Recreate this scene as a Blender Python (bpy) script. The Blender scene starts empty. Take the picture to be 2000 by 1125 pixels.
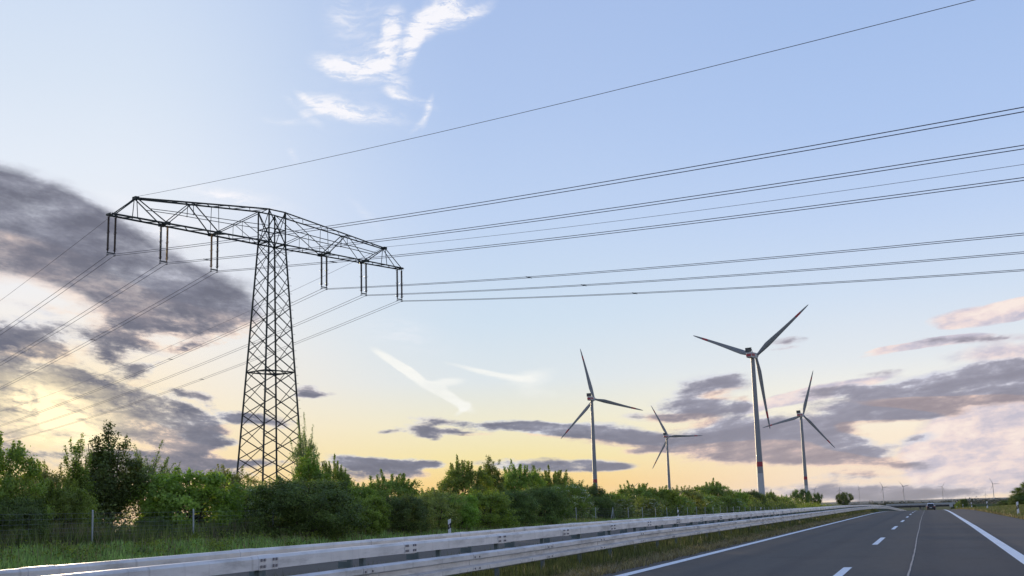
import bpy, math, random
import numpy as np
from mathutils import Vector, Matrix
R = math.radians
scene = bpy.context.scene
col = scene.collection
rng = np.random.default_rng(7)
random.seed(7)

# ------------------------------------------------------------------ camera
CAMH = 1.28
F = 2350.0; PITCH = .1847; ROLL = -.0296; YAW = .32192675
UPV = np.array([0, 0, 1.])
_h = np.array([-math.sin(YAW), math.cos(YAW), 0]); _r0 = np.array([math.cos(YAW), math.sin(YAW), 0])
FW = _h * math.cos(PITCH) + UPV * math.sin(PITCH); _u0 = np.cross(_r0, FW)
RT = math.cos(ROLL) * _r0 + math.sin(ROLL) * _u0
UP = -math.sin(ROLL) * _r0 + math.cos(ROLL) * _u0
def ray(x, y):                      # photograph pixel (2000 wide) -> world direction
    d = FW + RT * (x - 1000) / F - UP * (y - 562.5) / F
    return d / np.linalg.norm(d)
def proj(p):
    p = np.asarray(p, float) - np.array([0, 0, CAMH]); z = p @ FW
    return 1000 + F * (p @ RT) / z, 562.5 - F * (p @ UP) / z
def at_lat(x, y, a):                # point on the ray at lateral offset x=a
    d = ray(x, y); t = a / d[0]
    return d * t + np.array([0, 0, CAMH])
def at_dist(x, y, D):               # point on the ray at horizontal distance D
    d = ray(x, y); t = D / math.hypot(d[0], d[1])
    return d * t + np.array([0, 0, CAMH])
cam = bpy.data.cameras.new('camera'); camo = bpy.data.objects.new('camera', cam); col.objects.link(camo)
cam.sensor_width = 36; cam.lens = 36 * F / 2000; cam.clip_start = .1; cam.clip_end = 40000
M = Matrix((RT, UP, -FW)).transposed().to_4x4(); M.translation = Vector((0, 0, CAMH)); camo.matrix_world = M
scene.camera = camo
scene.view_settings.view_transform = 'Standard'; scene.view_settings.look = 'None'
scene.view_settings.exposure = 0; scene.view_settings.gamma = 1
scene.cycles.max_bounces = 8; scene.cycles.transparent_max_bounces = 8

# ------------------------------------------------------------------ node helpers
def s2l(c):
    return tuple(((v / 255) / 12.92 if v / 255 <= .04045 else ((v / 255 + .055) / 1.055) ** 2.4) for v in c)
class G:
    def __init__(s, nt): s.t = nt; s.n = nt.nodes; s.l = nt.links
    def node(s, typ, **kw):
        n = s.n.new(typ)
        for k, v in kw.items(): setattr(n, k, v)
        return n
    def put(s, sock, v):
        if v is None: return
        if isinstance(v, bpy.types.NodeSocket): s.l.new(v, sock)
        else:
            if isinstance(v, (tuple, list)) and len(v) == 3 and sock.type == 'RGBA': v = (*v, 1)
            sock.default_value = v
    def math(s, op, a, b=None, c=None, clamp=False):
        n = s.node('ShaderNodeMath', operation=op); n.use_clamp = clamp
        s.put(n.inputs[0], a); s.put(n.inputs[1], b); s.put(n.inputs[2], c)
        return n.outputs[0]
    def vmath(s, op, a, b=None):
        n = s.node('ShaderNodeVectorMath', operation=op); s.put(n.inputs[0], a); s.put(n.inputs[1], b)
        return n.outputs[0]
    def noise(s, vec, scale, detail=5, rough=.55, dist=0, out=0, lac=2.0):
        n = s.node('ShaderNodeTexNoise'); s.put(n.inputs['Vector'], vec); n.inputs['Scale'].default_value = scale
        n.inputs['Detail'].default_value = detail; n.inputs['Roughness'].default_value = rough
        n.inputs['Distortion'].default_value = dist; n.inputs['Lacunarity'].default_value = lac
        return n.outputs[out]
    def ramp(s, fac, stops, interp='LINEAR'):
        n = s.node('ShaderNodeValToRGB'); s.put(n.inputs[0], fac); r = n.color_ramp; r.interpolation = interp
        while len(r.elements) < len(stops): r.elements.new(.5)
        for e, (p, c) in zip(r.elements, stops):
            e.position = p; e.color = (*c, 1) if len(c) == 3 else c
        return n.outputs[0]
    def mix(s, f, a, b, typ='MIX'):
        n = s.node('ShaderNodeMix', data_type='RGBA', blend_type=typ)
        s.put(n.inputs[0], f); s.put(n.inputs[6], a); s.put(n.inputs[7], b); return n.outputs[2]
    def sstep(s, v, a, b):
        n = s.node('ShaderNodeMapRange', interpolation_type='SMOOTHSTEP')
        s.put(n.inputs[0], v); n.inputs[1].default_value = a; n.inputs[2].default_value = b
        n.inputs[3].default_value = 0; n.inputs[4].default_value = 1; return n.outputs[0]
    def mapping(s, v, loc=(0, 0, 0), rot=(0, 0, 0), scale=(1, 1, 1), typ='POINT'):
        n = s.node('ShaderNodeMapping', vector_type=typ); s.put(n.inputs[0], v)
        n.inputs[1].default_value = loc; n.inputs[2].default_value = rot; n.inputs[3].default_value = scale
        return n.outputs[0]

# ------------------------------------------------------------------ sky
SUNPX = (100, 800)
sd = ray(*SUNPX); SUN_AZ = math.degrees(math.atan2(sd[0], sd[1])); SUN_EL = math.degrees(math.asin(sd[2]))
def azel(x, y):
    d = ray(x, y); return math.degrees(math.atan2(d[0], d[1])), math.degrees(math.asin(d[2]))
world = bpy.data.worlds.new('World'); scene.world = world; world.use_nodes = True
g = G(world.node_tree); g.n.clear()
tc = g.node('ShaderNodeTexCoord'); sep = g.node('ShaderNodeSeparateXYZ'); g.l.new(tc.outputs['Generated'], sep.inputs[0])
az = g.math('MULTIPLY', g.math('ARCTAN2', sep.outputs[0], sep.outputs[1]), 180 / math.pi)
el = g.math('MULTIPLY', g.math('ARCSINE', sep.outputs[2]), 180 / math.pi)
cmb = g.node('ShaderNodeCombineXYZ'); g.put(cmb.inputs[0], az); g.put(cmb.inputs[1], el)
P0 = cmb.outputs[0]
e26 = g.math('DIVIDE', el, 60.)
def col_ramp(stops):   # (elevation deg, sRGB)
    return g.ramp(e26, [(max(0, min(1, e / 60)), s2l(c)) for e, c in stops])
left = col_ramp([(0, (240, 195, 140)), (2, (255, 220, 158)), (5, (255, 236, 200)), (8, (250, 241, 228)), (11, (240, 240, 242)), (16, (228, 236, 246)), (20, (214, 227, 243)), (25, (200, 217, 241)), (60, (110, 145, 205))])
mid = col_ramp([(0, (250, 200, 125)), (1.2, (255, 208, 102)), (2.6, (247, 229, 158)), (4.2, (241, 234, 200)), (6.2, (222, 230, 232)), (9, (205, 223, 238)), (14, (186, 208, 240)), (19, (170, 195, 235)), (24, (160, 186, 230)), (60, (95, 130, 200))])
right = col_ramp([(0, (250, 225, 200)), (1.5, (253, 230, 202)), (3.0, (254, 236, 208)), (4.6, (250, 244, 226)), (6.5, (228, 233, 236)), (9.5, (206, 222, 241)), (13, (186, 208, 241)), (17, (168, 195, 237)), (22, (156, 185, 231)), (60, (95, 130, 200))])
base = g.mix(g.sstep(az, -38, -19), left, mid)
base = g.mix(g.sstep(az, -19, 0), base, right)
backf = g.sstep(g.math('ABSOLUTE', g.math('ADD', az, 18)), 50, 140)      # away from the sunset: plain blue evening sky
back = col_ramp([(0, (200, 200, 212)), (8, (180, 195, 222)), (22, (155, 180, 222)), (60, (100, 135, 200))])
base = g.mix(backf, base, back)
# glow round the hidden sun
gl = g.mapping(P0, loc=(SUN_AZ, SUN_EL, 0), scale=(8.5, 4.6, 1), typ='TEXTURE')
gs = g.node('ShaderNodeTexGradient', gradient_type='QUADRATIC_SPHERE'); g.put(gs.inputs[0], gl)
base = g.mix(g.math('MULTIPLY', gs.outputs['Fac'], 1.0, clamp=True), base, (1.08, .84, .42))
GL2 = lambda: g.mapping(PWs, loc=(SUN_AZ, SUN_EL, 0), rot=(0, 0, R(-14)), scale=(4.6, 2.1, 1), typ='TEXTURE')

# warped coordinate
wn = g.noise(g.mapping(P0, scale=(.16, .30, 1)), 1.0, 6, .6, out=1)
wv = g.vmath('MULTIPLY', g.vmath('SUBTRACT', wn, (.5, .5, .5)), (5.0, 2.4, 0))
PW = g.vmath('ADD', P0, wv)
PWs = g.vmath('ADD', P0, g.vmath('MULTIPLY', wv, (.16, .20, 0)))
shear = g.math('ADD', g.math('MULTIPLY', g.math('MINIMUM', g.math('ADD', az, 24), 0), .13), g.math('MULTIPLY', g.math('MAXIMUM', g.math('ADD', az, 12), 0), -.10))
csh = g.node('ShaderNodeCombineXYZ'); g.put(csh.inputs[1], shear)
PWn = g.vmath('ADD', PWs, csh.outputs[0])
gs2 = g.node('ShaderNodeTexGradient', gradient_type='QUADRATIC_SPHERE'); g.put(gs2.inputs[0], GL2())
glow2 = gs2.outputs['Fac']
def blobs(lst, vec):
    tot = None
    for b in lst:
        x, y, rx, ry, rot, w = b
        a0, e0 = azel(x, y)
        m = g.mapping(vec, loc=(a0, e0, 0), rot=(0, 0, R(-rot)), scale=(rx * .0258, ry * .0258, 1), typ='TEXTURE')
        n = g.node('ShaderNodeTexGradient', gradient_type='SPHERICAL'); g.put(n.inputs[0], m)
        v = n.outputs['Fac']
        tot = g.math('MULTIPLY', v, w) if tot is None else g.math('MULTIPLY_ADD', v, w, tot)
    return tot
DARK = [(20, 432, 120, 62, 12, 1.15), (140, 472, 130, 60, 22, 1.3), (265, 535, 140, 58, 18, 1.35), (365, 583, 105, 44, 8, 1.2), (440, 596, 48, 20, 8, 1.), (320, 622, 80, 20, 0, .9), (30, 498, 80, 22, 10, .6), (-70, 440, 90, 70, 0, 1.2), (80, 382, 80, 20, 14, .6),
        (70, 600, 60, 9, 8, .6), (50, 655, 62, 26, 0, 1.15), (85, 690, 55, 16, 20, .9), (8, 700, 30, 16, 0, .9), (230, 656, 46, 18, 10, 1.), (210, 690, 38, 16, 20, .85), (268, 674, 55, 11, 10, .7), (262, 726, 26, 10, 0, 1.1), (292, 712, 22, 8, -10, .8), (350, 682, 50, 8, -8, .65), (374, 670, 28, 10, -10, .5), (365, 710, 20, 12, 0, .35),
        (62, 730, 62, 15, 8, 1.15), (120, 738, 42, 13, 10, 1.15), (12, 790, 46, 48, 0, 1.4), (-50, 780, 60, 70, 0, 1.5), (44, 812, 24, 30, 0, 1.1), (5, 750, 34, 22, 0, 1.),
        (190, 780, 60, 26, 6, 1.15), (265, 797, 90, 34, 16, 1.3), (330, 830, 72, 30, 20, 1.35), (352, 806, 32, 18, 10, 1.1), (365, 856, 52, 16, 8, 1.1), (215, 822, 60, 24, 15, 1.), (410, 838, 30, 8, 0, .8), (375, 768, 32, 6, 8, 1.), (402, 780, 20, 9, 40, .7),
        (100, 842, 48, 8, 0, .9), (130, 852, 30, 6, 0, .8), (70, 892, 130, 16, 0, .85), (330, 908, 130, 14, 4, .9), (420, 905, 90, 6, 0, 1.), (290, 885, 90, 9, 5, .8), (250, 928, 120, 12, 0, .7), (440, 862, 30, 5, 0, .8),
        (455, 815, 42, 9, 5, 1.1), (520, 823, 48, 10, 8, 1.), (600, 765, 18, 10, 0, 1.), (615, 772, 26, 4, 0, .8),
        (684, 898, 34, 8, 10, .9), (722, 911, 60, 13, 6, 1.25), (785, 905, 50, 8, 4, 1.05), (842, 908, 25, 5, 0, 1.05), (802, 926, 26, 8, 8, 1.), (700, 936, 60, 9, 0, .7),
        (852, 820, 45, 6, 6, .9), (822, 838, 35, 9, 6, .8), (900, 842, 50, 5, 4, .75), (836, 851, 20, 5, 8, .8), (755, 843, 14, 3, 0, .8),
        (1000, 830, 65, 7, 3, 1.15), (1090, 840, 60, 10, 5, 1.2), (1180, 848, 70, 14, 4, 1.25), (1232, 853, 50, 8, 3, 1.), (1060, 906, 90, 9, 2, 1.2), (1150, 909, 60, 9, 2, 1.1), (1205, 913, 30, 5, 0, .9),
        (1394, 748, 56, 15, -2, 1.25), (1362, 795, 58, 20, 2, 1.5), (1265, 816, 45, 6, 4, .9), (1312, 818, 30, 6, 0, .8), (1540, 667, 26, 7, 0, .75), (1530, 680, 28, 3, 0, .7), (1450, 795, 15, 11, -40, .9),
        (1560, 776, 80, 7, -6, .7), (1620, 762, 70, 6, -2, .8), (1705, 768, 90, 9, -3, .95), (1800, 754, 90, 14, -2, 1.2), (1880, 766, 110, 16, 2, 1.3), (1970, 750, 90, 26, 0, 1.3), (1920, 726, 110, 12, 0, .9), (1970, 706, 60, 14, 0, .8), (1760, 786, 120, 9, 0, .9),
        (1680, 805, 70, 14, 0, 1.2), (1762, 812, 80, 11, 0, 1.2), (1842, 804, 30, 8, 0, 1.), (1622, 832, 35, 12, 10, .85),
        (1420, 850, 120, 18, -3, 1.15), (1500, 848, 100, 26, 4, 1.35), (1600, 860, 70, 20, 8, 1.2), (1450, 880, 130, 18, 0, 1.1), (1560, 889, 110, 13, 2, 1.1), (1680, 880, 50, 13, 6, 1.15), (1640, 906, 60, 8, 4, .9), (1330, 870, 60, 7, 3, .9), (1265, 880, 50, 4, 0, .8), (1745, 905, 60, 7, 6, .95), (1690, 926, 90, 8, 0, .6),
        (1790, 856, 36, 8, -10, 1.15), (1940, 662, 110, 7, 2, .9), (1715, 727, 30, 4, -5, .6), (1650, 962, 140, 11, 0, .9), (1745, 968, 90, 13, 0, .9), (1860, 966, 60, 7, 0, .7), (1480, 956, 150, 9, 0, .6)]
DARK = [(a, b, c * 1.78, d * 1.78, e, f * (.90 if a > 1240 else 1.0)) for a, b, c, d, e, f in DARK]
PALE = [(1940, 611, 78, 13, -5, 1.4), (1895, 621, 38, 7, -15, 1.1), (1990, 600, 40, 14, -4, 1.2), (1785, 675, 70, 5, -9, 1.2), (1855, 665, 55, 6, -4, 1.2), (1730, 681, 30, 3, -8, .9),
        (1960, 805, 80, 50, -25, 1.4), (1900, 850, 80, 45, -15, 1.4), (1970, 880, 80, 50, 0, 1.5), (1880, 905, 80, 36, 0, 1.25), (1830, 885, 50, 22, -10, .9), (1930, 932, 90, 18, 0, 1.), (1530, 782, 60, 9, -12, .9), (1600, 768, 80, 12, -8, .95), (1700, 790, 100, 9, -2, .8), (1470, 800, 30, 7, -15, .6), (1690, 745, 70, 7, -12, .6), (1390, 757, 66, 18, 0, .5), (1355, 802, 62, 22, 0, .5), (1960, 690, 90, 18, 0, .7)]
PALE = [(a, b, c * 1.7, d * 1.7, e, f) for a, b, c, d, e, f in PALE]
CIR = [(668, 128, 62, 24, 14, 1.5), (712, 138, 70, 26, 4, 1.4), (756, 124, 34, 34, -30, 1.1), (770, 92, 22, 52, 6, 1.5), (778, 52, 24, 40, 18, 1.1), (748, 80, 46, 14, 8, .6), (738, 112, 60, 30, 0, .35),
       (812, 84, 22, 50, 24, 1.4), (832, 52, 30, 34, 40, 1.5), (868, 34, 56, 26, -26, 1.3), (880, 6, 40, 50, 40, .8), (925, 34, 60, 14, -24, .9), (900, 18, 90, 40, -20, .45), (810, 112, 16, 34, 24, .9), (720, 18, 90, 50, 0, .4), (668, 30, 40, 40, 0, .35), (690, 70, 50, 50, 40, .25),
       (648, 208, 56, 24, 14, 1.6), (612, 196, 36, 9, 36, .9), (600, 218, 50, 9, 40, .7), (570, 234, 60, 9, 4, .5), (690, 222, 70, 16, 8, .9), (750, 228, 60, 22, 10, .5), (785, 168, 26, 30, 40, .95), (778, 190, 36, 10, 26, .6), (815, 196, 50, 10, 20, .55), (838, 216, 9, 34, 22, .9), (820, 240, 26, 7, -48, .55), (700, 200, 140, 60, 10, .2),
       (480, 392, 120, 22, 8, .7), (440, 380, 130, 10, 12, .6), (350, 425, 160, 22, 14, .6), (310, 450, 100, 22, 20, .7), (790, 650, 100, 36, 15, .45), (720, 415, 50, 12, 45, .4), (580, 300, 10, 30, -20, .4)]
CIR = [(a - 8, b, c * 1.15, d * 1.15, e, f * .86) for a, b, c, d, e, f in CIR]
TRAIL = [(768, 706, 62, 11, 33, 1.6), (812, 738, 62, 13, 36, 1.6), (872, 746, 46, 12, -4, 1.2), (862, 764, 40, 14, 30, 1.4), (898, 786, 46, 13, 28, 1.3), (905, 798, 30, 9, -38, .8), (925, 720, 80, 7, 13, .9), (975, 733, 80, 9, 10, .8), (1040, 735, 75, 22, -6, .7), (1040, 760, 60, 34, 0, .35), (1100, 775, 120, 18, 6, .3)]
# noises
nA = g.noise(g.mapping(PWn, loc=(3.1, 7.7, 0), scale=(.22, .50, 1)), 1.0, 9, .62)
nB = g.noise(g.mapping(PWn, loc=(3.1 + .10, 7.7 - .22, 0), scale=(.22, .50, 1)), 1.0, 9, .62)
nF = g.noise(g.mapping(PWn, loc=(9, 2, 0), scale=(.8, 2.3, 1)), 1.0, 8, .62)
emb = g.math('MULTIPLY', g.math('SUBTRACT', nA, nB), 3.5)
# far deck of thin cloud everywhere off-frame and low
D1 = blobs(DARK, PWs)
BIG = [b for b in DARK if b[5] >= 1.03]
D1b = blobs(BIG, PWs); D1u = blobs(BIG, g.vmath('ADD', PWs, (0, .6, 0)))
lowside = g.sstep(g.math('ADD', g.math('SUBTRACT', D1u, D1b), 0), -.10, .26)
off = g.math('MULTIPLY', backf, .35)
dens = g.math('ADD', g.math('MULTIPLY', g.math('MINIMUM', D1, 1.0), 1.12), off)
hi = g.math('MULTIPLY', g.sstep(el, 7.5, 11), g.sstep(az, -22, -28))
dens = g.math('ADD', dens, g.math('MULTIPLY', g.math('SUBTRACT', nA, .5), g.math('SUBTRACT', 1.7, g.math('MULTIPLY', hi, .7))))
nG = g.noise(g.mapping(PWn, loc=(2, 9, 0), scale=(1.9, 5.0, 1)), 1.0, 6, .65)
dens = g.math('ADD', dens, g.math('MULTIPLY', g.math('ADD', g.math('MULTIPLY', g.math('SUBTRACT', nF, .5), 1.35), g.math('MULTIPLY', g.math('SUBTRACT', nG, .5), g.math('SUBTRACT', 1.3, g.math('MULTIPLY', g.sstep(az, -22, -14), .8)))), g.math('SUBTRACT', 1, g.math('MULTIPLY', hi, .75))))
nS = g.noise(g.mapping(PWn, loc=(4, 31, 0), scale=(.09, 1.5, 1)), 1.0, 5, .55)
dens = g.math('ADD', dens, g.math('MULTIPLY', g.math('MULTIPLY', g.math('SUBTRACT', nS, .53), .7), g.sstep(az, -26, -12)))
densm = g.math('MULTIPLY', dens, g.sstep(g.math('ADD', D1, off), .02, .22))
aD = g.mix(hi, g.sstep(densm, .10, .95), g.math('MULTIPLY', g.sstep(densm, .0, 1.3), 1.0))
nC = g.noise(g.mapping(PWn, loc=(21, 5, 0), scale=(.30, .85, 1)), 1.0, 8, .62)
thick = g.math('ADD', g.math('MULTIPLY', g.sstep(densm, .35, 1.25), .78), g.math('MULTIPLY', emb, .45))
thick = g.math('ADD', thick, g.math('MULTIPLY', g.math('SUBTRACT', nC, .45), g.math('SUBTRACT', 1.05, g.math('MULTIPLY', hi, .45))))
thick = g.math('ADD', thick, g.math('MULTIPLY', g.math('MULTIPLY', g.math('SUBTRACT', nS, .53), 1.2), g.sstep(az, -26, -12)))
cDu = g.ramp(thick, [(0, s2l((214, 218, 230))), (.25, s2l((168, 169, 183))), (.5, s2l((128, 129, 144))), (.8, s2l((104, 105, 120))), (1, s2l((92, 93, 108)))])
cDl = g.ramp(thick, [(0, s2l((255, 222, 192))), (.3, s2l((210, 184, 172))), (.55, s2l((160, 147, 148))), (.8, s2l((120, 116, 126))), (1, s2l((96, 96, 110)))])
cD = g.mix(lowside, cDu, cDl)
cD = g.mix(g.math('MULTIPLY', g.sstep(az, -20, -4), .28), cD, g.mix(lowside, s2l((198, 190, 204)), s2l((222, 192, 186))))
# clouds near the sun have bright yellow rims
cD = g.mix(g.math('MULTIPLY', g.math('MULTIPLY', gs.outputs['Fac'], g.math('SUBTRACT', 1, thick, clamp=True)), 2.2, clamp=True), cD, (1.0, .83, .52))
D2 = blobs(PALE, PWs)
dp = g.math('ADD', g.math('MULTIPLY', g.math('MINIMUM', D2, 1.2), 1.3), g.math('MULTIPLY', g.math('SUBTRACT', nA, .5), 1.3))
dp = g.math('MULTIPLY', dp, g.sstep(D2, .02, .22))
aP = g.math('MULTIPLY', g.sstep(dp, .2, .75), .93)
cP = g.ramp(g.math('ADD', g.math('MULTIPLY_ADD', nC, 1.15, -.14), g.math('MULTIPLY', emb, 1.0)), [(0, s2l((253, 234, 222))), (.3, s2l((240, 219, 214))), (.5, s2l((218, 204, 210))), (.8, s2l((190, 184, 200)))])
D3 = blobs(CIR, g.vmath('ADD', P0, g.vmath('MULTIPLY', wv, (.22, .35, 0))))
# wispy streaks
st = g.noise(g.mapping(PW, rot=(0, 0, R(40)), scale=(.55, 2.2, 1)), 1.0, 10, .70, dist=.7)
st2 = g.noise(g.mapping(PW, rot=(0, 0, R(-25)), scale=(.5, 1.6, 1)), 1.0, 8, .65, dist=.5)
st = g.math('ADD', g.math('MULTIPLY', st, .62), g.math('MULTIPLY', st2, .38))
d3 = g.math('MULTIPLY', D3, g.math('ADD', .22, g.math('MULTIPLY', g.sstep(st, .38, .62), 1.15)))
a3 = g.math('MULTIPLY', g.sstep(d3, -.10, 1.30), .95)
D4 = blobs(TRAIL, g.vmath('ADD', P0, g.vmath('MULTIPLY', wv, (.12, .12, 0))))
a4 = g.math('MULTIPLY', g.sstep(g.math('ADD', D4, g.math('MULTIPLY', g.math('SUBTRACT', nF, .5), .5)), .12, 1.0), g.sstep(D4, .02, .2))
a4 = g.math('MULTIPLY', a4, g.math('ADD', .45, g.math('MULTIPLY', g.sstep(nC, .3, .65), .45)))
c = g.mix(a3, base, s2l((252, 250, 253)))
c = g.mix(a4, c, s2l((253, 252, 244)))
c = g.mix(aP, c, cP)
c = g.mix(aD, c, cD)
c = g.mix(g.math('MULTIPLY', g.math('MULTIPLY', glow2, g.math('MULTIPLY', g.sstep(nF, .28, .62), 5.5)), g.math('SUBTRACT', 1.15, g.math('MULTIPLY', aD, .75)), clamp=True), c, (1.35, 1.12, .68))
# below the horizon
c = g.mix(g.sstep(el, -.6, -4), c, (.16, .16, .13))
sky = g.node('ShaderNodeTexSky', sky_type='NISHITA'); sky.sun_disc = False
sky.dust_density = 0; sky.sun_elevation = R(SUN_EL); sky.sun_rotation = R(SUN_AZ)
bg1 = g.node('ShaderNodeBackground'); g.put(bg1.inputs[0], g.mix(1, sky.outputs[0], (1.2, 1.3, 1.6), 'DARKEN')); bg1.inputs[1].default_value = .05
bg2 = g.node('ShaderNodeBackground'); g.put(bg2.inputs[0], c); bg2.inputs[1].default_value = .93
add = g.node('ShaderNodeAddShader'); g.l.new(bg1.outputs[0], add.inputs[0]); g.l.new(bg2.outputs[0], add.inputs[1])
out = g.node('ShaderNodeOutputWorld'); g.l.new(add.outputs[0], out.inputs[0])
world.cycles.sampling_method = 'MANUAL'; world.cycles.sample_map_resolution = 512

sun = bpy.data.lights.new('sun', 'SUN'); sun.energy = 3.0; sun.angle = R(2.5); sun.color = (1, .78, .5)
suno = bpy.data.objects.new('sun', sun); col.objects.link(suno)
suno.rotation_euler = Vector(sd).to_track_quat('Z', 'Y').to_euler()

# ------------------------------------------------------------------ object helpers
def tag(o, label=None, cat=None, group=None, kind=None):
    if label: o['label'] = label
    if cat: o['category'] = cat
    if group: o['group'] = group
    if kind: o['kind'] = kind
    return o
def empty(name, loc=(0, 0, 0), rz=0):
    o = bpy.data.objects.new(name, None); col.objects.link(o); o.location = loc; o.rotation_euler = (0, 0, rz); o.empty_display_size = .2
    return o
def copy_tree(o, parent=None):
    c = o.copy(); col.objects.link(c)
    c.parent = parent
    if parent is not None: c.matrix_parent_inverse = o.matrix_parent_inverse.copy()
    for ch in list(o.children): copy_tree(ch, c)
    return c
def mesh_np(name, verts, faces, mats, parent=None, smooth=False, tone=None):
    verts = np.asarray(verts, np.float32); faces = np.asarray(faces, np.int32)
    me = bpy.data.meshes.new(name); k = faces.shape[1]
    me.vertices.add(len(verts)); me.vertices.foreach_set('co', verts.ravel())
    me.loops.add(faces.size); me.loops.foreach_set('vertex_index', faces.ravel())
    me.polygons.add(len(faces)); me.polygons.foreach_set('loop_start', np.arange(0, faces.size, k, dtype=np.int32))
    me.polygons.foreach_set('loop_total', np.full(len(faces), k, np.int32))
    if smooth: me.polygons.foreach_set('use_smooth', np.ones(len(faces), bool))
    if tone is not None:
        at = me.attributes.new('tone', 'FLOAT', 'FACE'); at.data.foreach_set('value', np.asarray(tone, np.float32))
    me.update()
    for m in (mats if isinstance(mats, (list, tuple)) else [mats]): me.materials.append(m)
    o = bpy.data.objects.new(name, me); col.objects.link(o)
    if parent is not None: o.parent = parent
    return o
class MB:
    def __init__(s): s.v = []; s.f = []; s.m = []
    def add(s, vs, fs, mi=0):
        n = len(s.v); s.v += [tuple(map(float, v)) for v in vs]; s.f += [tuple(i + n for i in f) for f in fs]; s.m += [mi] * len(fs)
    def box(s, x0, x1, y0, y1, z0, z1, mi=0):
        s.add([(x0, y0, z0), (x1, y0, z0), (x1, y1, z0), (x0, y1, z0), (x0, y0, z1), (x1, y0, z1), (x1, y1, z1), (x0, y1, z1)],
              [(0, 3, 2, 1), (4, 5, 6, 7), (0, 1, 5, 4), (1, 2, 6, 5), (2, 3, 7, 6), (3, 0, 4, 7)], mi)
    def bar(s, p, q, w, h=None, mi=0, ref=(0, 0, 1)):
        p = np.array(p, float); q = np.array(q, float); h = h or w
        d = q - p; L = np.linalg.norm(d)
        if L < 1e-6: return
        d /= L; r = np.array(ref, float)
        if abs(d @ r) > .97: r = np.array([1., .1, 0])
        a = np.cross(d, r); a /= np.linalg.norm(a); b = np.cross(a, d)
        vs = [e + a * w / 2 * i + b * h / 2 * j for e in (p, q) for i, j in ((-1, -1), (1, -1), (1, 1), (-1, 1))]
        s.add(vs, [(0, 1, 2, 3), (7, 6, 5, 4), (0, 4, 5, 1), (1, 5, 6, 2), (2, 6, 7, 3), (3, 7, 4, 0)], mi)
    def angle(s, p, q, w, t=None, mi=0, ref=(0, 0, 1)):      # L-section steel
        t = t or w * .18
        p = np.array(p, float); q = np.array(q, float); d = q - p; L = np.linalg.norm(d)
        if L < 1e-6: return
        d /= L; r = np.array(ref, float)
        if abs(d @ r) > .97: r = np.array([1., .1, 0])
        a = np.cross(d, r); a /= np.linalg.norm(a); b = np.cross(a, d)
        sec = [(-.5, -.5), (.5, -.5), (.5, -.5 + t / w), (-.5 + t / w, -.5 + t / w), (-.5 + t / w, .5), (-.5, .5)]
        vs = [e + (a * i + b * j) * w for e in (p, q) for i, j in sec]
        fs = [(k, (k + 1) % 6, 6 + (k + 1) % 6, 6 + k) for k in range(6)] + [(5, 4, 3, 0), (3, 2, 1, 0), (6, 9, 10, 11), (6, 7, 8, 9)]
        s.add(vs, fs, mi)
    def tube(s, pts, rad, n=6, mi=0, caps=True):
        pts = [np.array(p, float) for p in pts]; N = len(pts)
        rad = rad if hasattr(rad, '__len__') else [rad] * N
        vs = []
        for i, p in enumerate(pts):
            d = pts[min(i + 1, N - 1)] - pts[max(i - 1, 0)]; d /= max(np.linalg.norm(d), 1e-9)
            r = UPV if abs(d[2]) < .9 else np.array([1., 0, 0])
            a = np.cross(d, r); a /= np.linalg.norm(a); b = np.cross(a, d)
            for k in range(n):
                t = 2 * math.pi * k / n; vs.append(p + (a * math.cos(t) + b * math.sin(t)) * rad[i])
        fs = [(i * n + k, i * n + (k + 1) % n, (i + 1) * n + (k + 1) % n, (i + 1) * n + k) for i in range(N - 1) for k in range(n)]
        if caps: fs += [tuple(range(n))[::-1], tuple((N - 1) * n + k for k in range(n))]
        s.add(vs, fs, mi)
    def lathe(s, prof, n=24, mi=0, c=(0, 0)):
        vs = [(c[0] + r * math.cos(2 * math.pi * k / n), c[1] + r * math.sin(2 * math.pi * k / n), z) for r, z in prof for k in range(n)]
        fs = [(i * n + k, i * n + (k + 1) % n, (i + 1) * n + (k + 1) % n, (i + 1) * n + k) for i in range(len(prof) - 1) for k in range(n)]
        fs += [tuple(range(n))[::-1], tuple((len(prof) - 1) * n + k for k in range(n))]
        s.add(vs, fs, mi)
    def prism(s, poly, y0, y1, mi=0, axis='x'):   # polygon in (y,z) extruded along x from y0 to y1 when axis=='x'
        n = len(poly)
        if axis == 'x': vs = [(x, a, b) for x in (y0, y1) for a, b in poly]
        else: vs = [(a, y, b) for y in (y0, y1) for a, b in poly]
        s.add(vs, [tuple(range(n)), tuple(range(2 * n - 1, n - 1, -1))] + [(i, i + n, (i + 1) % n + n, (i + 1) % n) for i in range(n)], mi)
    def xf(s, mat):
        s.v = [tuple(mat @ Vector(v)) for v in s.v]; return s
    def build(s, name, mats, parent=None, smooth=False, bevel=0, recalc=True):
        me = bpy.data.meshes.new(name); me.from_pydata(s.v, [], s.f)
        for m in (mats if isinstance(mats, (list, tuple)) else [mats]): me.materials.append(m)
        me.polygons.foreach_set('material_index', s.m)
        if recalc:
            import bmesh
            bm = bmesh.new(); bm.from_mesh(me); bmesh.ops.recalc_face_normals(bm, faces=bm.faces); bm.to_mesh(me); bm.free()
        if smooth:
            me.polygons.foreach_set('use_smooth', [True] * len(me.polygons)); me.set_sharp_from_angle(angle=R(38))
        me.update(); o = bpy.data.objects.new(name, me); col.objects.link(o)
        if bevel:
            b = o.modifiers.new('bevel', 'BEVEL'); b.width = bevel; b.segments = 2; b.limit_method = 'ANGLE'
        if parent is not None: o.parent = parent
        return o

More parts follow.
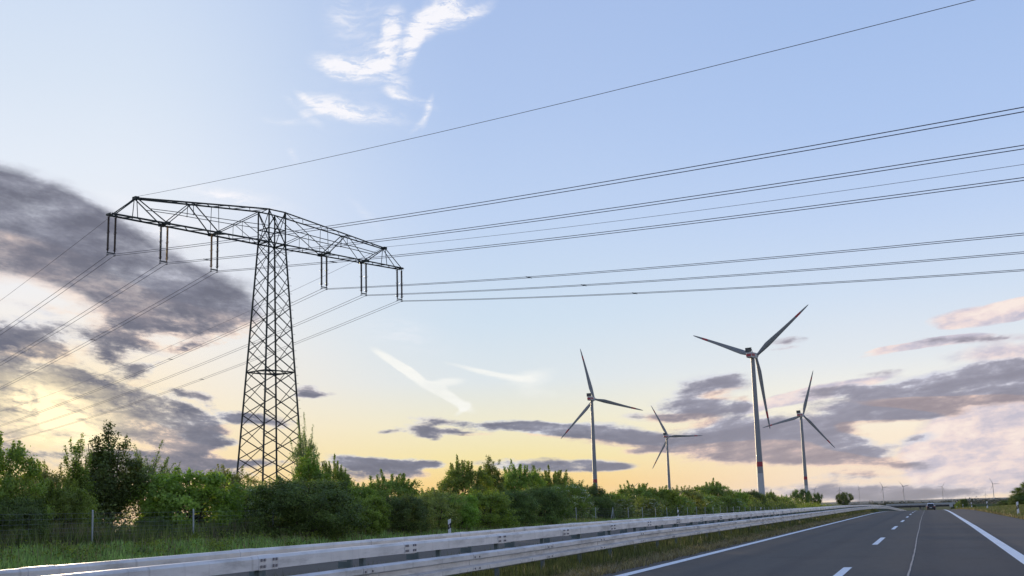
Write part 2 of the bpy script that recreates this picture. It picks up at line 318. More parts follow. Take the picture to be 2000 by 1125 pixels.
# ------------------------------------------------------------------ materials
def mat(name, color, rough=.7, metal=0, var=.15, nscale=3., bump=0., bscale=40., spec=.5, detail=6, trans=0, stops=None):
    m = bpy.data.materials.new(name); m.use_nodes = True; q = G(m.node_tree); b = q.n['Principled BSDF']
    t = q.node('ShaderNodeTexCoord').outputs['Object']
    n = q.noise(t, nscale, detail, .6)
    lo = tuple(v * (1 - var) for v in color); hi = tuple(min(1, v * (1 + var)) for v in color)
    q.put(b.inputs['Base Color'], q.ramp(n, stops or [(.3, lo), (.7, hi)]))
    b.inputs['Roughness'].default_value = rough; b.inputs['Metallic'].default_value = metal; b.inputs['Specular IOR Level'].default_value = spec
    if bump:
        bn = q.node('ShaderNodeBump'); bn.inputs['Strength'].default_value = bump; bn.inputs['Distance'].default_value = .02
        q.put(bn.inputs['Height'], q.noise(t, bscale, 4)); q.put(b.inputs['Normal'], bn.outputs[0])
    return m
def leafmat(name, c1, c2, trans=.45, rough=.55):
    m = bpy.data.materials.new(name); m.use_nodes = True; q = G(m.node_tree); q.n.clear()
    a = q.node('ShaderNodeAttribute'); a.attribute_name = 'tone'
    oi = q.node('ShaderNodeObjectInfo')
    ob = q.node('ShaderNodeTexCoord').outputs['Object']
    v = q.math('ADD', q.math('MULTIPLY', a.outputs['Fac'], .65), q.math('MULTIPLY', q.noise(ob, 1.1, 3), .5))
    c = q.ramp(v, [(.15, tuple(k * .55 for k in c1)), (.45, tuple((a_ + b_) * .42 for a_, b_ in zip(c1, c2))), (.92, tuple(k * 1.12 for k in c2))])
    hsv = q.node('ShaderNodeHueSaturation'); q.put(hsv.inputs['Color'], c)
    hsv.inputs['Saturation'].default_value = .90; q.put(hsv.inputs['Hue'], q.math('ADD', .485, q.math('MULTIPLY', oi.outputs['Random'], .03)))
    q.put(hsv.inputs['Value'], q.math('ADD', .85, q.math('MULTIPLY', oi.outputs['Random'], .35)))
    c = hsv.outputs[0]
    d = q.node('ShaderNodeBsdfPrincipled'); q.put(d.inputs['Base Color'], c); d.inputs['Roughness'].default_value = rough; d.inputs['Specular IOR Level'].default_value = .35
    tr = q.node('ShaderNodeBsdfTranslucent'); q.put(tr.inputs[0], q.mix(1, c, (1.3, 1.35, .6), 'MULTIPLY'))
    ms = q.node('ShaderNodeMixShader'); ms.inputs[0].default_value = trans; q.l.new(d.outputs[0], ms.inputs[1]); q.l.new(tr.outputs[0], ms.inputs[2])
    o = q.node('ShaderNodeOutputMaterial'); q.l.new(ms.outputs[0], o.inputs[0]); return m
L = dict(
    bright=leafmat('leaf_bright', (.10, .19, .018), (.35, .49, .05)),
    mid=leafmat('leaf_mid', (.085, .145, .020), (.32, .42, .055)),
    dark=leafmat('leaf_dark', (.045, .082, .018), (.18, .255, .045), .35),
    olive=leafmat('leaf_olive', (.13, .155, .03), (.42, .45, .11)),
    grey=leafmat('leaf_grey', (.10, .13, .05), (.30, .36, .14)),
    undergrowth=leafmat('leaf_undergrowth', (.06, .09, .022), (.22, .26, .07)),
    grass=leafmat('grass_blade', (.11, .19, .04), (.36, .52, .13), .35),
    mgrass=leafmat('median_grass_blade', (.05, .075, .022), (.17, .20, .06), .3),
    far=leafmat('leaf_far', (.018, .034, .018), (.055, .078, .035), .08),
    dry=leafmat('dry_grass', (.15, .12, .07), (.36, .30, .17), .35),
    blossom=leafmat('blossom', (.68, .68, .60), (.9, .9, .84), .3),
)
M_bark = mat('bark', (.09, .07, .05), .9, bump=.4)
M_galv = mat('galvanised_steel', (.76, .73, .71), .5, .3, .12, 1.4, .08, 8)
_q = G(M_galv.node_tree); _t = _q.node('ShaderNodeTexCoord').outputs['Object']; _b = _q.n['Principled BSDF']
_c = _b.inputs['Base Color'].links[0].from_socket
_g1 = _q.noise(_q.mapping(_t, scale=(1, .8, 5)), 1.1, 7, .65); _g2 = _q.noise(_q.mapping(_t, scale=(1, 6, .4)), 1.3, 5, .6); _g3 = _q.noise(_t, 30, 4, .6)
_c = _q.mix(_q.math('MULTIPLY', _q.sstep(_g1, .44, .68), .6), _c, (.34, .31, .28))
_c = _q.mix(_q.math('MULTIPLY', _q.sstep(_g2, .56, .75), .38), _c, (.26, .23, .20))
_c = _q.mix(_q.math('MULTIPLY', _q.sstep(_g3, .45, .7), .22), _c, (.75, .74, .73))
_q.put(_b.inputs['Base Color'], _c); _q.put(_b.inputs['Roughness'], _q.math('ADD', .38, _q.math('MULTIPLY', _g1, .3)))
M_post = mat('post_steel', (.13, .17, .18), .6, .3, .2)
M_bolt = mat('bolt_steel', (.28, .26, .26), .6, .4)
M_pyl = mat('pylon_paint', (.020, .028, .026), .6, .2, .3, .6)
M_ins = mat('insulator_glaze', (.04, .022, .018), .25, 0, .2)
M_insgold = mat('insulator_brown', (.30, .14, .03), .3, 0, .3)
M_wire = mat('conductor', (.11, .10, .12), .6, .2, .1)
M_white = mat('turbine_white', (.46, .47, .48), .5, 0, .05, .2)
M_tow = mat('turbine_grey', (.23, .245, .26), .45, 0, .06, .2)
M_blade = mat('blade_grey', (.20, .215, .23), .5, 0, .05, .2)
M_red = mat('signal_red', (.36, .02, .04), .5, 0, .08)
M_dark = mat('dark_grille', (.05, .06, .065), .6)
M_conc = mat('concrete', (.30, .29, .28), .85, 0, .2, .5)
M_concshade = mat('concrete_shade', (.035, .04, .045), .85, 0, .2, .5)  # shade on the bridge deck put into the concrete colour
M_rail = mat('bridge_railing', (.42, .45, .46), .6, .2)
M_pw = mat('delineator_white', (.80, .81, .84), .45, 0, .04)
M_pb = mat('delineator_black', (.02, .02, .022), .5)
M_refl = mat('reflector', (.55, .5, .42), .2)
M_car = mat('car_paint_silver', (.62, .62, .64), .25, .4, .02)
M_carblack = mat('car_trim_black', (.018, .018, .02), .45)
M_cardark = mat('car_paint_dark', (.022, .023, .027), .25, .2, .02)
M_glass = mat('car_glass', (.01, .012, .014), .08)
M_tyre = mat('tyre_rubber', (.02, .02, .02), .9)
M_rim = mat('alloy_rim', (.4, .4, .42), .35, .7)
M_tail = mat('tail_light', (.35, .01, .012), .25)
M_plate = mat('number_plate', (.7, .7, .68), .5, 0, .03)

# ground material
def ground_mat():
    m = bpy.data.materials.new('ground'); m.use_nodes = True; q = G(m.node_tree); b = q.n['Principled BSDF']
    t = q.node('ShaderNodeTexCoord').outputs['Object']
    n1 = q.noise(t, .35, 8, .65); n2 = q.noise(t, 9, 5, .6); n3 = q.noise(t, .004, 4, .5)
    cg = q.ramp(n2, [(.3, (.035, .055, .018)), (.6, (.07, .10, .03)), (.8, (.12, .11, .06))])
    cb = q.ramp(n1, [(.35, (.05, .075, .022)), (.7, (.12, .10, .055))])
    c1 = q.mix(.45, cg, cb)
    cf = q.ramp(n3, [(.35, (.05, .065, .028)), (.55, (.075, .085, .036)), (.7, (.13, .115, .06))])
    s = q.node('ShaderNodeSeparateXYZ'); q.put(s.inputs[0], t)
    c = q.mix(q.sstep(q.math('ABSOLUTE', s.outputs[0]), 35, 80), c1, cf)
    # dry brown strip where the median grass meets the asphalt
    nn = q.math('ADD', s.outputs[0], q.math('MULTIPLY', q.math('SUBTRACT', n1, .5), 1.2))
    strip = q.math('MULTIPLY', q.sstep(nn, -7.0, -6.5), q.sstep(nn, -5.0, -5.6))
    c = q.mix(q.math('MULTIPLY', strip, .8), c, q.ramp(n2, [(.35, (.07, .055, .04)), (.7, (.20, .15, .10))]))
    q.put(b.inputs['Base Color'], c); b.inputs['Roughness'].default_value = .95; b.inputs['Specular IOR Level'].default_value = .1
    bn = q.node('ShaderNodeBump'); bn.inputs['Strength'].default_value = .6; bn.inputs['Distance'].default_value = .05
    q.put(bn.inputs['Height'], n2); q.put(b.inputs['Normal'], bn.outputs[0])
    return m
def asphalt_mat():
    m = bpy.data.materials.new('asphalt'); m.use_nodes = True; q = G(m.node_tree); b = q.n['Principled BSDF']
    t = q.node('ShaderNodeTexCoord').outputs['Object']
    s = q.node('ShaderNodeSeparateXYZ'); q.put(s.inputs[0], t); X = s.outputs[0]
    fine = q.noise(t, 55, 4, .7); med = q.noise(q.mapping(t, scale=(1, .12, 1)), 1.6, 6, .6); big = q.noise(q.mapping(t, scale=(1, .05, 1)), .5, 4)
    lane = q.sstep(X, -.56, -.36)                       # newer, bluer surfacing right of the sealed joint
    ca = q.ramp(fine, [(.3, (.066, .054, .043)), (.55, (.102, .086, .070)), (.75, (.19, .165, .138))])
    cb = q.ramp(fine, [(.3, (.048, .042, .038)), (.55, (.072, .065, .060)), (.75, (.13, .118, .108))])
    c = q.mix(lane, ca, cb)
    c = q.mix(q.sstep(X, 2.1, 2.35), c, q.ramp(fine, [(.3, (.080, .064, .051)), (.55, (.118, .096, .077)), (.75, (.18, .15, .12))]))
    w1 = q.math('SUBTRACT', 1, q.sstep(q.math('ABSOLUTE', q.math('SUBTRACT', q.math('ABSOLUTE', q.math('SUBTRACT', X, .75)), .8)), .0, .45))
    w2 = q.math('SUBTRACT', 1, q.sstep(q.math('ABSOLUTE', q.math('SUBTRACT', q.math('ABSOLUTE', q.math('SUBTRACT', X, -3.7)), .8)), .0, .45))
    w = q.math('MULTIPLY', q.math('ADD', w1, w2), q.math('MULTIPLY', big, .55))
    c = q.mix(w, c, (.03, .030, .033))
    g2 = q.noise(t, 16, 4, .7); g3 = q.noise(q.mapping(t, scale=(1, .35, 1)), 5, 5, .65)
    c = q.mix(1, c, q.math('ADD', .55, q.math('MULTIPLY', q.math('ADD', g2, g3), .45)), 'MULTIPLY')
    v = q.math('ADD', .62, q.math('MULTIPLY', q.math('ADD', med, big), .38))
    crk = q.noise(q.mapping(t, scale=(.5, .35, 1)), 1.0, 9, .7); 
    v = q.math('MULTIPLY', v, q.math('SUBTRACT', 1.0, q.math('MULTIPLY', q.sstep(q.noise(t, .22, 3), .60, .63), .10)))
    c = q.mix(1, c, v, 'MULTIPLY')
    q.put(b.inputs['Base Color'], c); q.put(b.inputs['Roughness'], q.math('ADD', .62, q.math('MULTIPLY', med, .25)))
    b.inputs['Specular IOR Level'].default_value = .2
    bn = q.node('ShaderNodeBump'); bn.inputs['Strength'].default_value = .5; bn.inputs['Distance'].default_value = .006
    q.put(bn.inputs['Height'], fine); q.put(b.inputs['Normal'], bn.outputs[0])
    return m
M_ground = ground_mat(); M_asph = asphalt_mat()
M_mark = mat('road_paint', (.84, .85, .86), .55, 0, .08, 9, .3, 90)
_q = G(M_mark.node_tree); _t = _q.node('ShaderNodeTexCoord').outputs['Object']; _b = _q.n['Principled BSDF']
_c = _b.inputs['Base Color'].links[0].from_socket
_w = _q.math('MULTIPLY', _q.sstep(_q.noise(_t, 38, 5, .7), .55, .72), _q.math('ADD', .15, _q.math('MULTIPLY', _q.noise(_q.mapping(_t, scale=(1, .3, 1)), .9, 4), .7)))
_c = _q.mix(_w, _c, (.22, .21, .20)); _c = _q.mix(_q.math('MULTIPLY', _q.sstep(_q.noise(_q.mapping(_t, scale=(2, .25, 1)), 1.5, 5), .5, .8), .3), _c, (.45, .44, .43))
_q.put(_b.inputs['Base Color'], _c)
M_seal = mat('joint_sealant', (.38, .31, .25), .6, 0, .25, 4)
M_hill = mat('hill_fields', (.10, .11, .09), .95, 0, .4, .004)

# ------------------------------------------------------------------ terrain
def gprof(y):
    y = np.asarray(y, float)
    a = -3.8e-5 * np.clip(y - 130, 0, 170) ** 2 - .0115 * np.clip(y - 300, 0, 640)
    return a
MEDY = [-60, 5, 9, 15, 21, 32, 60, 130, 2000]; MEDZ = [-.10, -.10, -.08, -.04, -.02, .035, .05, .10, .10]
def sm(t): t = np.clip(t, 0, 1); return t * t * (3 - 2 * t)
def bankh(y): return np.interp(y, [0, 50, 142, 300, 2000], [.46, .46, .02, .02, .02])
def ground_z(x, y):
    x = np.asarray(x, float); y = np.asarray(y, float)
    z = gprof(y) + np.where(x < 0, sm((-6.35 - x) / .7) * np.interp(y, MEDY, MEDZ) * (1 - sm((-22.5 - x) / 3)), 0)
    z = z + sm((-22.6 - x) / 5.2) * bankh(y)
    z = z + sm((x - 7.5) / 8) * .25 + sm((x - 14) / 40) * .5
    z = z + .03 * np.sin(x * 1.3 + y * .31) * sm((np.abs(x + 4) - 12) / 12) * (x > 0)
    return z
def gz(x, y): return float(ground_z(x, y))
lats = [-12000, -6000, -3000, -1500, -700, -350, -200, -120, -80, -60, -50, -43, -38, -34, -31, -29.5, -28, -27, -26, -25, -24, -23.2, -22.4, -21.8, -11.5, -10.9, -10.2, -9.3, -8.4, -7.8, -7.3, -7, -6.7, -6.4, -6.2, 5.2, 5.4, 6.0, 7, 8, 9.5, 11, 13, 16, 20, 26, 35, 50, 80, 130, 200, 350, 700, 1500, 3000, 6000, 12000]
ss = list(np.arange(-80, 20, 10)) + list(np.arange(20, 320, 4)) + list(np.arange(320, 960, 20)) + [1000, 1100, 1300, 1600, 2000, 2600, 3400, 4500, 6000, 8000, 10000, 12500]
X, Y = np.meshgrid(lats, ss); Z = ground_z(X, Y)
on_road = ((X > -6.3) & (X < 5.35)) | ((X > -22) & (X < -11.2))
Z = Z - on_road * .09
nx, ny = len(lats), len(ss)
idx = np.arange(nx * ny).reshape(ny, nx)
fc = np.stack([idx[:-1, :-1], idx[:-1, 1:], idx[1:, 1:], idx[1:, :-1]], -1).reshape(-1, 4)
tag(mesh_np('ground', np.stack([X, Y, Z], -1).reshape(-1, 3), fc, M_ground, smooth=True), 'grass verges and fields on both sides of the motorway', kind='structure')
def strip(name, x0f, x1f, ys, dz, m, label, nxs=2, base=None):
    ys = np.array(ys, float); V = []
    for k in range(nxs):
        f = k / (nxs - 1); xs = np.array([x0f(y) * (1 - f) + x1f(y) * f for y in ys])
        V.append(np.stack([xs, ys, (gprof(ys) if base is None else base(xs, ys)) + dz], -1))
    V = np.stack(V, 1).reshape(-1, 3); n = len(ys)
    ii = np.arange(n * nxs).reshape(n, nxs)
    f = np.stack([ii[:-1, :-1], ii[:-1, 1:], ii[1:, 1:], ii[1:, :-1]], -1).reshape(-1, 4)
    return V, f
ysr = ss[:-10]
def sheet(name, parts, m, label):
    vs, fs, n = [], [], 0
    for V, f in parts: vs.append(V); fs.append(f + n); n += len(V)
    return tag(mesh_np(name, np.concatenate(vs), np.concatenate(fs), m), label, kind='structure')
sheet('road', [strip('', lambda y: -6.3, lambda y: 5.35, ysr, 0, 0, '')], M_asph, 'grey asphalt carriageway with two lanes and a hard shoulder')
sheet('opposite_road', [strip('', lambda y: -21.9, lambda y: -11.3, ysr, .0, 0, '', base=lambda x, y: gprof(y) + np.interp(y, MEDY, MEDZ))], M_asph, 'opposite carriageway hidden behind the guard rails')
def c_left(y): return -5.76 - .0022 * min(y, 150)
def c_right(y): return float(np.interp(y, [0, 29, 63, 129, 200, 400, 1000], [1.7, 1.83, 2.04, 2.29, 2.5, 2.9, 3.6]))
yl = np.array(ysr)
W = .13
sheet('edge_lines', [strip('', lambda y: c_left(y) - W, lambda y: c_left(y) + W, yl, .005, 0, ''), strip('', lambda y: c_right(y) - W, lambda y: c_right(y) + W, yl, .005, 0, ''),
                     strip('', lambda y: -20.4, lambda y: -20.15, yl, .105, 0, ''), strip('', lambda y: -12.1, lambda y: -11.85, yl, .105, 0, '')], M_mark, 'solid white edge lines along the carriageway')
ds = []
k = 39.14 - 21 * 4
while k < 900:
    ds.append(strip('', lambda y: -1.62 - .085, lambda y: -1.62 + .085, [k, k + 3.8, k + 7.6], .005, 0, '')); k += 21
sheet('lane_dashes', ds, M_mark, 'broken white line between the two lanes')
ysl = np.arange(-20, 420, .6)
wob = lambda y: -.45 + .035 * math.sin(y * .045 + .5) + .010 * math.sin(y * .21 + 1)
sheet('road_seam', [strip('', lambda y: wob(y) - .017 - .005 * math.sin(y * 1.7), lambda y: wob(y) + .017 + .004 * math.sin(y * 2.9), ysl, .004, 0, '')], M_seal, 'wavy pale sealed joint running along the lane')

# far hills
def ridge(name, y0, x0, x1, hmax, seed, m, label, depth=900, zb=-9):
    r = np.random.default_rng(seed); xs = np.linspace(x0, x1, 220); t = np.linspace(0, 1, 7)
    h = sum(r.uniform(.4, 1) / (k + 1) * np.sin(xs / (x1 - x0) * (k + 1) * 7 + r.uniform(0, 6)) for k in range(9))
    h = (h - h.min()) / (h.max() - h.min()); h = hmax * (.45 + .55 * h) * np.interp(xs, [x0, x0 + .05 * (x1 - x0), x1 - .05 * (x1 - x0), x1], [0, 1, 1, 0]) + r.normal(0, hmax * .015, 220)
    V = np.stack([np.stack([xs, np.full(220, y0 + depth * (tt - .5)) + xs * .0, zb + (h + 0) * np.sin(math.pi * tt) ** .7], -1) for tt in t]).reshape(-1, 3)
    ii = np.arange(220 * 7).reshape(7, 220); f = np.stack([ii[:-1, :-1], ii[:-1, 1:], ii[1:, 1:], ii[1:, :-1]], -1).reshape(-1, 4)
    tag(mesh_np(name, V, f, m, smooth=True), label, kind='structure')
ridge('hills', 11000, -6500, 7000, 21, 3, M_hill, 'low distant ridge of hills along the horizon')
ridge('nearer_hills', 6500, -2600, 4200, 9, 9, M_hill, 'nearer low rise of fields under the distant ridge', 500)

# ------------------------------------------------------------------ leaves and plants
def leaf_quads(P, N, size, aspect=.55, r=None):
    r = r or rng; n = len(P)
    rv = r.normal(size=(n, 3)); nr = N + rv * .75; nr /= np.linalg.norm(nr, axis=1)[:, None]
    t = np.cross(nr, r.normal(size=(n, 3))); t /= np.linalg.norm(t, axis=1)[:, None]
    b = np.cross(nr, t); s = size * r.uniform(.65, 1.3, n)[:, None]
    a = t * s * .5; w = b * s * aspect * .5
    V = np.stack([P - a, P + w, P + a, P - w], 1).reshape(-1, 3)
    return V, np.arange(4 * n).reshape(n, 4)
def make_plant(seed, style, w, h, nclu, per, leaf, matl, shoots, sh_len, blossom=0, low=.04, loose=1.0):
    r = np.random.default_rng(seed)
    ph = r.uniform(0, 6.28, 6)
    def prof(z):
        if style == 'round': return np.sqrt(np.clip(1 - ((z - .48) / .54) ** 2, 0, 1))
        if style == 'cone': return np.clip(1.05 - .9 * z, 0.06, 1) * np.clip(.45 + 2.2 * z, 0, 1)
        if style == 'column': return .85 * np.sqrt(np.clip(1 - ((z - .5) / .56) ** 2, .02, 1))
        if style == 'umbrella': return np.where(z < .5, .55 * np.sqrt(np.clip(1 - ((z - .2) / .3) ** 2, .03, 1)), np.sqrt(np.clip(1 - ((z - .72) / .27) ** 2, 0, 1)))
        return np.sqrt(np.clip(1 - ((z - .4) / .62) ** 2, 0, 1))
    zf = low + (1 - low) * r.uniform(0, 1, nclu) ** .85 * .9
    th = r.uniform(0, 2 * math.pi, nclu)
    lump = 1 + .20 * np.sin(3 * th + ph[0] + 4 * zf) + .14 * np.sin(5 * th + ph[1] - 7 * zf) + .10 * np.sin(2 * th + 11 * zf + ph[2])
    rad = prof(zf) * lump * (1 - .42 * r.uniform(0, 1, nclu) ** 1.6) * w / 2
    C = np.stack([rad * np.cos(th), rad * np.sin(th), zf * h], 1)
    sg = np.array([.17, .17, .13]) * loose * (w / 4.5) ** .5
    if style == 'fingers':        # many upswept leafy branches
        nf = 26; CC = []; SG = []
        for q_ in range(nf):
            a_ = r.uniform(0, 6.28); ro = (r.uniform(0, 1) ** .8) * w / 2 if q_ > 3 else w * .04 * q_; tip = h * (1.0 - .50 * (ro / (w / 2)) ** 1.3) * r.uniform(.80, 1.0) if q_ > 3 else h * (1, .93, .88, .84)[q_]
            z0 = h * r.uniform(low * .6, low * 1.3 + .08); m_ = max(4, int(nclu / nf * r.uniform(.7, 1.3)))
            u_ = r.uniform(.12, 1, m_); rr_ = ro * np.minimum(1, u_ * 1.9)
            CC.append(np.stack([rr_ * math.cos(a_), rr_ * math.sin(a_), z0 + (tip - z0) * u_], 1)); SG.append(.27 * (1.12 - u_) + .07)
        C = np.concatenate(CC); nclu = len(C); SG = np.concatenate(SG)
        sg = None
    kk = r.integers(int(per * .5), int(per * 1.5), nclu)
    ci = np.repeat(np.arange(nclu), kk)
    P = C[ci] + r.normal(size=(len(ci), 3)) * (sg if sg is not None else (SG[ci][:, None] * np.array([1, 1, 1.1])))
    tone_c = r.uniform(0, 1, nclu)
    tone = np.clip(.55 * tone_c[ci] + .45 * r.uniform(0, 1, len(ci)), 0, 1)
    # shoots: thin leafy sprigs breaking the outline
    SP = []; tubes = MB(); tops = []
    for k in range(shoots):
        t0 = r.uniform(0, 6.28); z0 = r.uniform(.55, .92); rr = prof(np.array([z0]))[0] * w / 2 * r.uniform(.2, .95)
        p = np.array([rr * math.cos(t0), rr * math.sin(t0), z0 * h]); d = np.array([math.cos(t0) * r.uniform(.1, .5), math.sin(t0) * r.uniform(.1, .5), 1.]); d /= np.linalg.norm(d)
        Ls = sh_len * r.uniform(.45, 1.15) * (1.3 if rr < w * .15 else 1)
        q = [p + d * Ls * u + np.array([math.sin(u * 3 + k) * .04, math.cos(u * 2.3 + k) * .04, 0]) for u in np.linspace(-.3, 1, 6)]
        tubes.tube(q, [.022, .019, .016, .012, .008, .004], 4)
        m = int(per * 1.7 * Ls / .9); u = r.uniform(0, 1, m)
        c = p + d * (Ls * u)[:, None] + r.normal(size=(m, 3)) * (.10 * loose * (1.15 - .8 * u))[:, None]
        SP.append(c)
    if SP:
        S = np.concatenate(SP); P = np.concatenate([P, S]); tone = np.concatenate([tone, r.uniform(.3, 1, len(S))])
    P[:, 2] = np.maximum(P[:, 2], .03)
    cen = np.array([0, 0, h * .4]); N = P - cen; N /= np.linalg.norm(N, axis=1)[:, None] + 1e-6; N[:, 2] += .35
    V, f = leaf_quads(P, N, leaf, .6, r)
    root = empty('shrub')
    crown = mesh_np('crown', V, f, matl, root, tone=tone)
    # stems
    tb = MB(); nst = {'umbrella': 1, 'cone': 2, 'column': 1}.get(style, 5)
    for k in range(nst):
        t0 = r.uniform(0, 6.28); o = 0 if nst == 1 else .12
        p0 = np.array([o * math.cos(t0), o * math.sin(t0), -.2]); e = np.array([math.cos(t0) * w * (.22 if nst > 2 else .04), math.sin(t0) * w * (.22 if nst > 2 else .04), h * .82])
        q = [p0 + (e - p0) * u + np.array([math.sin(5 * u + k) * .06, math.cos(4 * u + k) * .06, 0]) for u in np.linspace(0, 1, 7)]
        r0 = .11 if nst == 1 else .055
        tb.tube(q, [r0 * (1 - .85 * u) + .004 for u in np.linspace(0, 1, 7)], 6)
    for j in r.choice(nclu, min(nclu, 46), replace=False):
        c = C[j]; z0 = c[2] * r.uniform(.35, .75)
        tb.tube([(0, 0, z0), (c[0] * .55, c[1] * .55, (z0 + c[2]) / 2 + .05), tuple(c)], [.028, .016, .005], 4)
    tb.v += []; n0 = len(tb.v); tb.f += [tuple(i + n0 for i in ff) for ff in tubes.f]; tb.v += tubes.v; tb.m += tubes.m
    tb.build('trunk', M_bark, root, smooth=True, recalc=False)
    if blossom:
        j = r.choice(len(C), int(nclu * .5), replace=False); j = j[np.hypot(C[j, 0], C[j, 1]) > w * .22]
        ci = np.repeat(j, blossom); Pb = C[ci] * np.array([1.05, 1.05, 1]) + r.normal(size=(len(ci), 3)) * np.array([.15, .15, .06])
        Nb = Pb - cen; Nb /= np.linalg.norm(Nb, axis=1)[:, None]; Nb[:, 2] += .5
        V, f = leaf_quads(Pb, Nb, .07, 1., r); mesh_np('blossom', V, f, L['blossom'], root, tone=r.uniform(0, 1, len(f)))
    root['w'] = w; root['h'] = h
    return root
PROTO = dict(
    bushy=(1, 'dome', 4.6, 4.4, 260, 95, .125, L['mid'], 46, .95, 0),
    bushy_b=(12, 'dome', 4.6, 4.4, 260, 95, .125, L['bright'], 38, .8, 0),
    broad=(2, 'round', 4.4, 3.6, 260, 70, .17, L['bright'], 10, .45, 0),
    dark=(3, 'dome', 4.6, 3.6, 380, 95, .105, L['dark'], 26, .45, 0),
    upright=(4, 'fingers', 3.6, 6.0, 420, 75, .115, L['mid'], 6, .6, 0),
    spire=(14, 'fingers', 3.4, 6.0, 460, 55, .115, L['dark'], 6, .6, 0),
    column=(5, 'fingers', 1.5, 5.0, 200, 70, .11, L['mid'], 16, .8, 0),
    wispy=(6, 'dome', 3.0, 5.4, 120, 55, .10, L['grey'], 44, 1.5, 0),
    olive=(7, 'dome', 4.0, 4.0, 240, 85, .11, L['olive'], 34, .7, 0),
    hawthorn=(8, 'dome', 4.6, 4.2, 280, 85, .11, L['mid'], 30, .7, 26),
    umbrella=(9, 'umbrella', 8., 7.0, 120, 110, .30, L['dark'], 0, .5, 0),
)
PR = {}
used = {}
def place_shrub(kind, x, ytop, a, wpx, label, name='shrub', cat='shrub', group='shrubs and trees of the roadside hedge', dist=None, rot=None):
    if kind not in PR:
        PR[kind] = make_plant(*PROTO[kind], **({'low': .2} if kind == 'spire' else {'low': .05, 'loose': 1.5} if kind in ('umbrella', 'spire') else {}))
        root = PR[kind]; first = True
    else: root = PR[kind]; first = False
    p = at_lat(x, ytop, -a if x < 1800 else a) if dist is None else at_dist(x, ytop, dist)
    zg = gz(p[0], p[1]); Hh = p[2] - zg
    depth = (p - np.array([0, 0, CAMH])) @ FW
    wm = wpx * depth / F
    w0, h0 = PROTO[kind][2], PROTO[kind][3]; hs = PROTO[kind][9] * .55
    o = root if first else copy_tree(root)
    o.name = name; o.location = (p[0], p[1], zg)
    o.rotation_euler = (0, 0, random.uniform(0, 6.28) if rot is None else rot)
    sx = wm / w0; o.scale = (sx, sx, Hh / (h0 * .93 + hs))
    for k in ('w', 'h'):
        if k in o: del o[k]
    tag(o, label, cat, group)
    return o
S = place_shrub
S('bushy', -25, 850, 31, 190, 'big grey-green bush cut off by the photo edge, left of all other plants')
S('olive', 80, 905, 33.5, 120, 'pale olive bush between the cut-off edge bush and the narrow column tree')
S('dark', 20, 965, 29.6, 150, 'low dark bush close behind the mesh fence at the far left')
S('bushy', 118, 940, 30.4, 120, 'loose green bush in front of the narrow column tree')
S('column', 153, 858, 33, 62, 'narrow column-shaped tree just left of the tallest spiky tree', 'tree', 'tree')
S('spire', 213, 828, 33.5, 160, 'tallest spiky dark tree left of the pylon with many upright shoots', 'tree', 'tree')
S('wispy', 290, 885, 35, 110, 'thin wispy tree with golden sky showing through its branches', 'tree', 'tree')
S('broad', 372, 917, 30.6, 190, 'round broad-leaved bright green bush behind the second fence post')
S('dark', 300, 1010, 29.5, 70, 'small dark shrub right of the first fence post, under the wispy tree')
S('wispy', 330, 915, 36, 60, 'slim sparse sapling behind the round broad-leaved bush', 'tree', 'tree')
S('olive', 440, 912, 34, 110, 'yellowish bush left of the pylon foot')
S('hawthorn', 478, 942, 31.5, 90, 'white-flowering bush just left of the dense dark round bush')
S('olive', 530, 938, 35, 100, 'pale bush hiding the pylon foot')
S('wispy', 598, 836, 34.5, 58, 'tall thin sprig of a tree in front of the right pylon leg', 'tree', 'tree')
S('bushy', 648, 905, 34, 90, 'ragged bush right of the pylon foot, behind the dense dark round bush')
S('upright', 603, 878, 32, 120, 'ragged pointed tree rising behind the dense dark round bush', 'tree', 'tree')
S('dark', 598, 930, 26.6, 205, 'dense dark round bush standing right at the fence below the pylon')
S('bushy_b', 690, 940, 28.5, 100, 'bright bush just right of the dense dark round bush, rear row')
S('broad', 718, 968, 26.4, 80, 'small pale green bush right of the dense dark round bush, front row')
S('bushy', 765, 930, 34.5, 130, 'wide green bush with a feathery top midway between pylon and first turbine')
S('dark', 785, 965, 26.2, 110, 'dark front bush left of the striped delineator post')
S('olive', 850, 955, 26.6, 100, 'sparse grey-olive bush just behind the striped delineator post')
S('bushy_b', 840, 955, 35, 90, 'low bright crown seen above the sparse grey-olive bush')
S('bushy', 905, 905, 32.5, 110, 'taller bush right behind and above the striped delineator post')
S('upright', 955, 893, 34, 90, 'pointed tree with two high sprigs, highest right of the pylon', 'tree', 'tree')
S('bushy_b', 945, 955, 26.2, 110, 'lower bush in front of the pointed tree with two sprigs')
S('bushy', 1012, 912, 33, 105, 'bush with ragged top right of the pointed tree with two sprigs')
S('dark', 1055, 948, 26.4, 100, 'dark low bush in the front row left of the white hawthorn')
S('upright', 1042, 910, 35, 70, 'slender tree with sprigs behind the dark low bush', 'tree', 'tree')
S('bushy', 1078, 922, 34, 90, 'green bush rising behind the white hawthorn')
S('broad', 895, 965, 26.4, 80, 'leafy light green bush just right of the striped delineator post')
S('dark', 1000, 955, 26.3, 90, 'dark front bush below the ragged-topped bush')
S('bushy', 655, 975, 26.3, 70, 'low bush tucked against the right side of the dense dark round bush')
S('hawthorn', 1108, 940, 31, 95, 'hawthorn heavy with white blossom left of the leftmost large turbine')
S('dark', 1142, 945, 33, 80, 'dark bush covering the foot of the leftmost large turbine')
S('bushy_b', 1185, 958, 33, 70, 'low green bush just right of the leftmost large turbine')
S('dark', 1172, 968, 30.6, 60, 'small dark bush behind the fence under the leftmost large turbine')
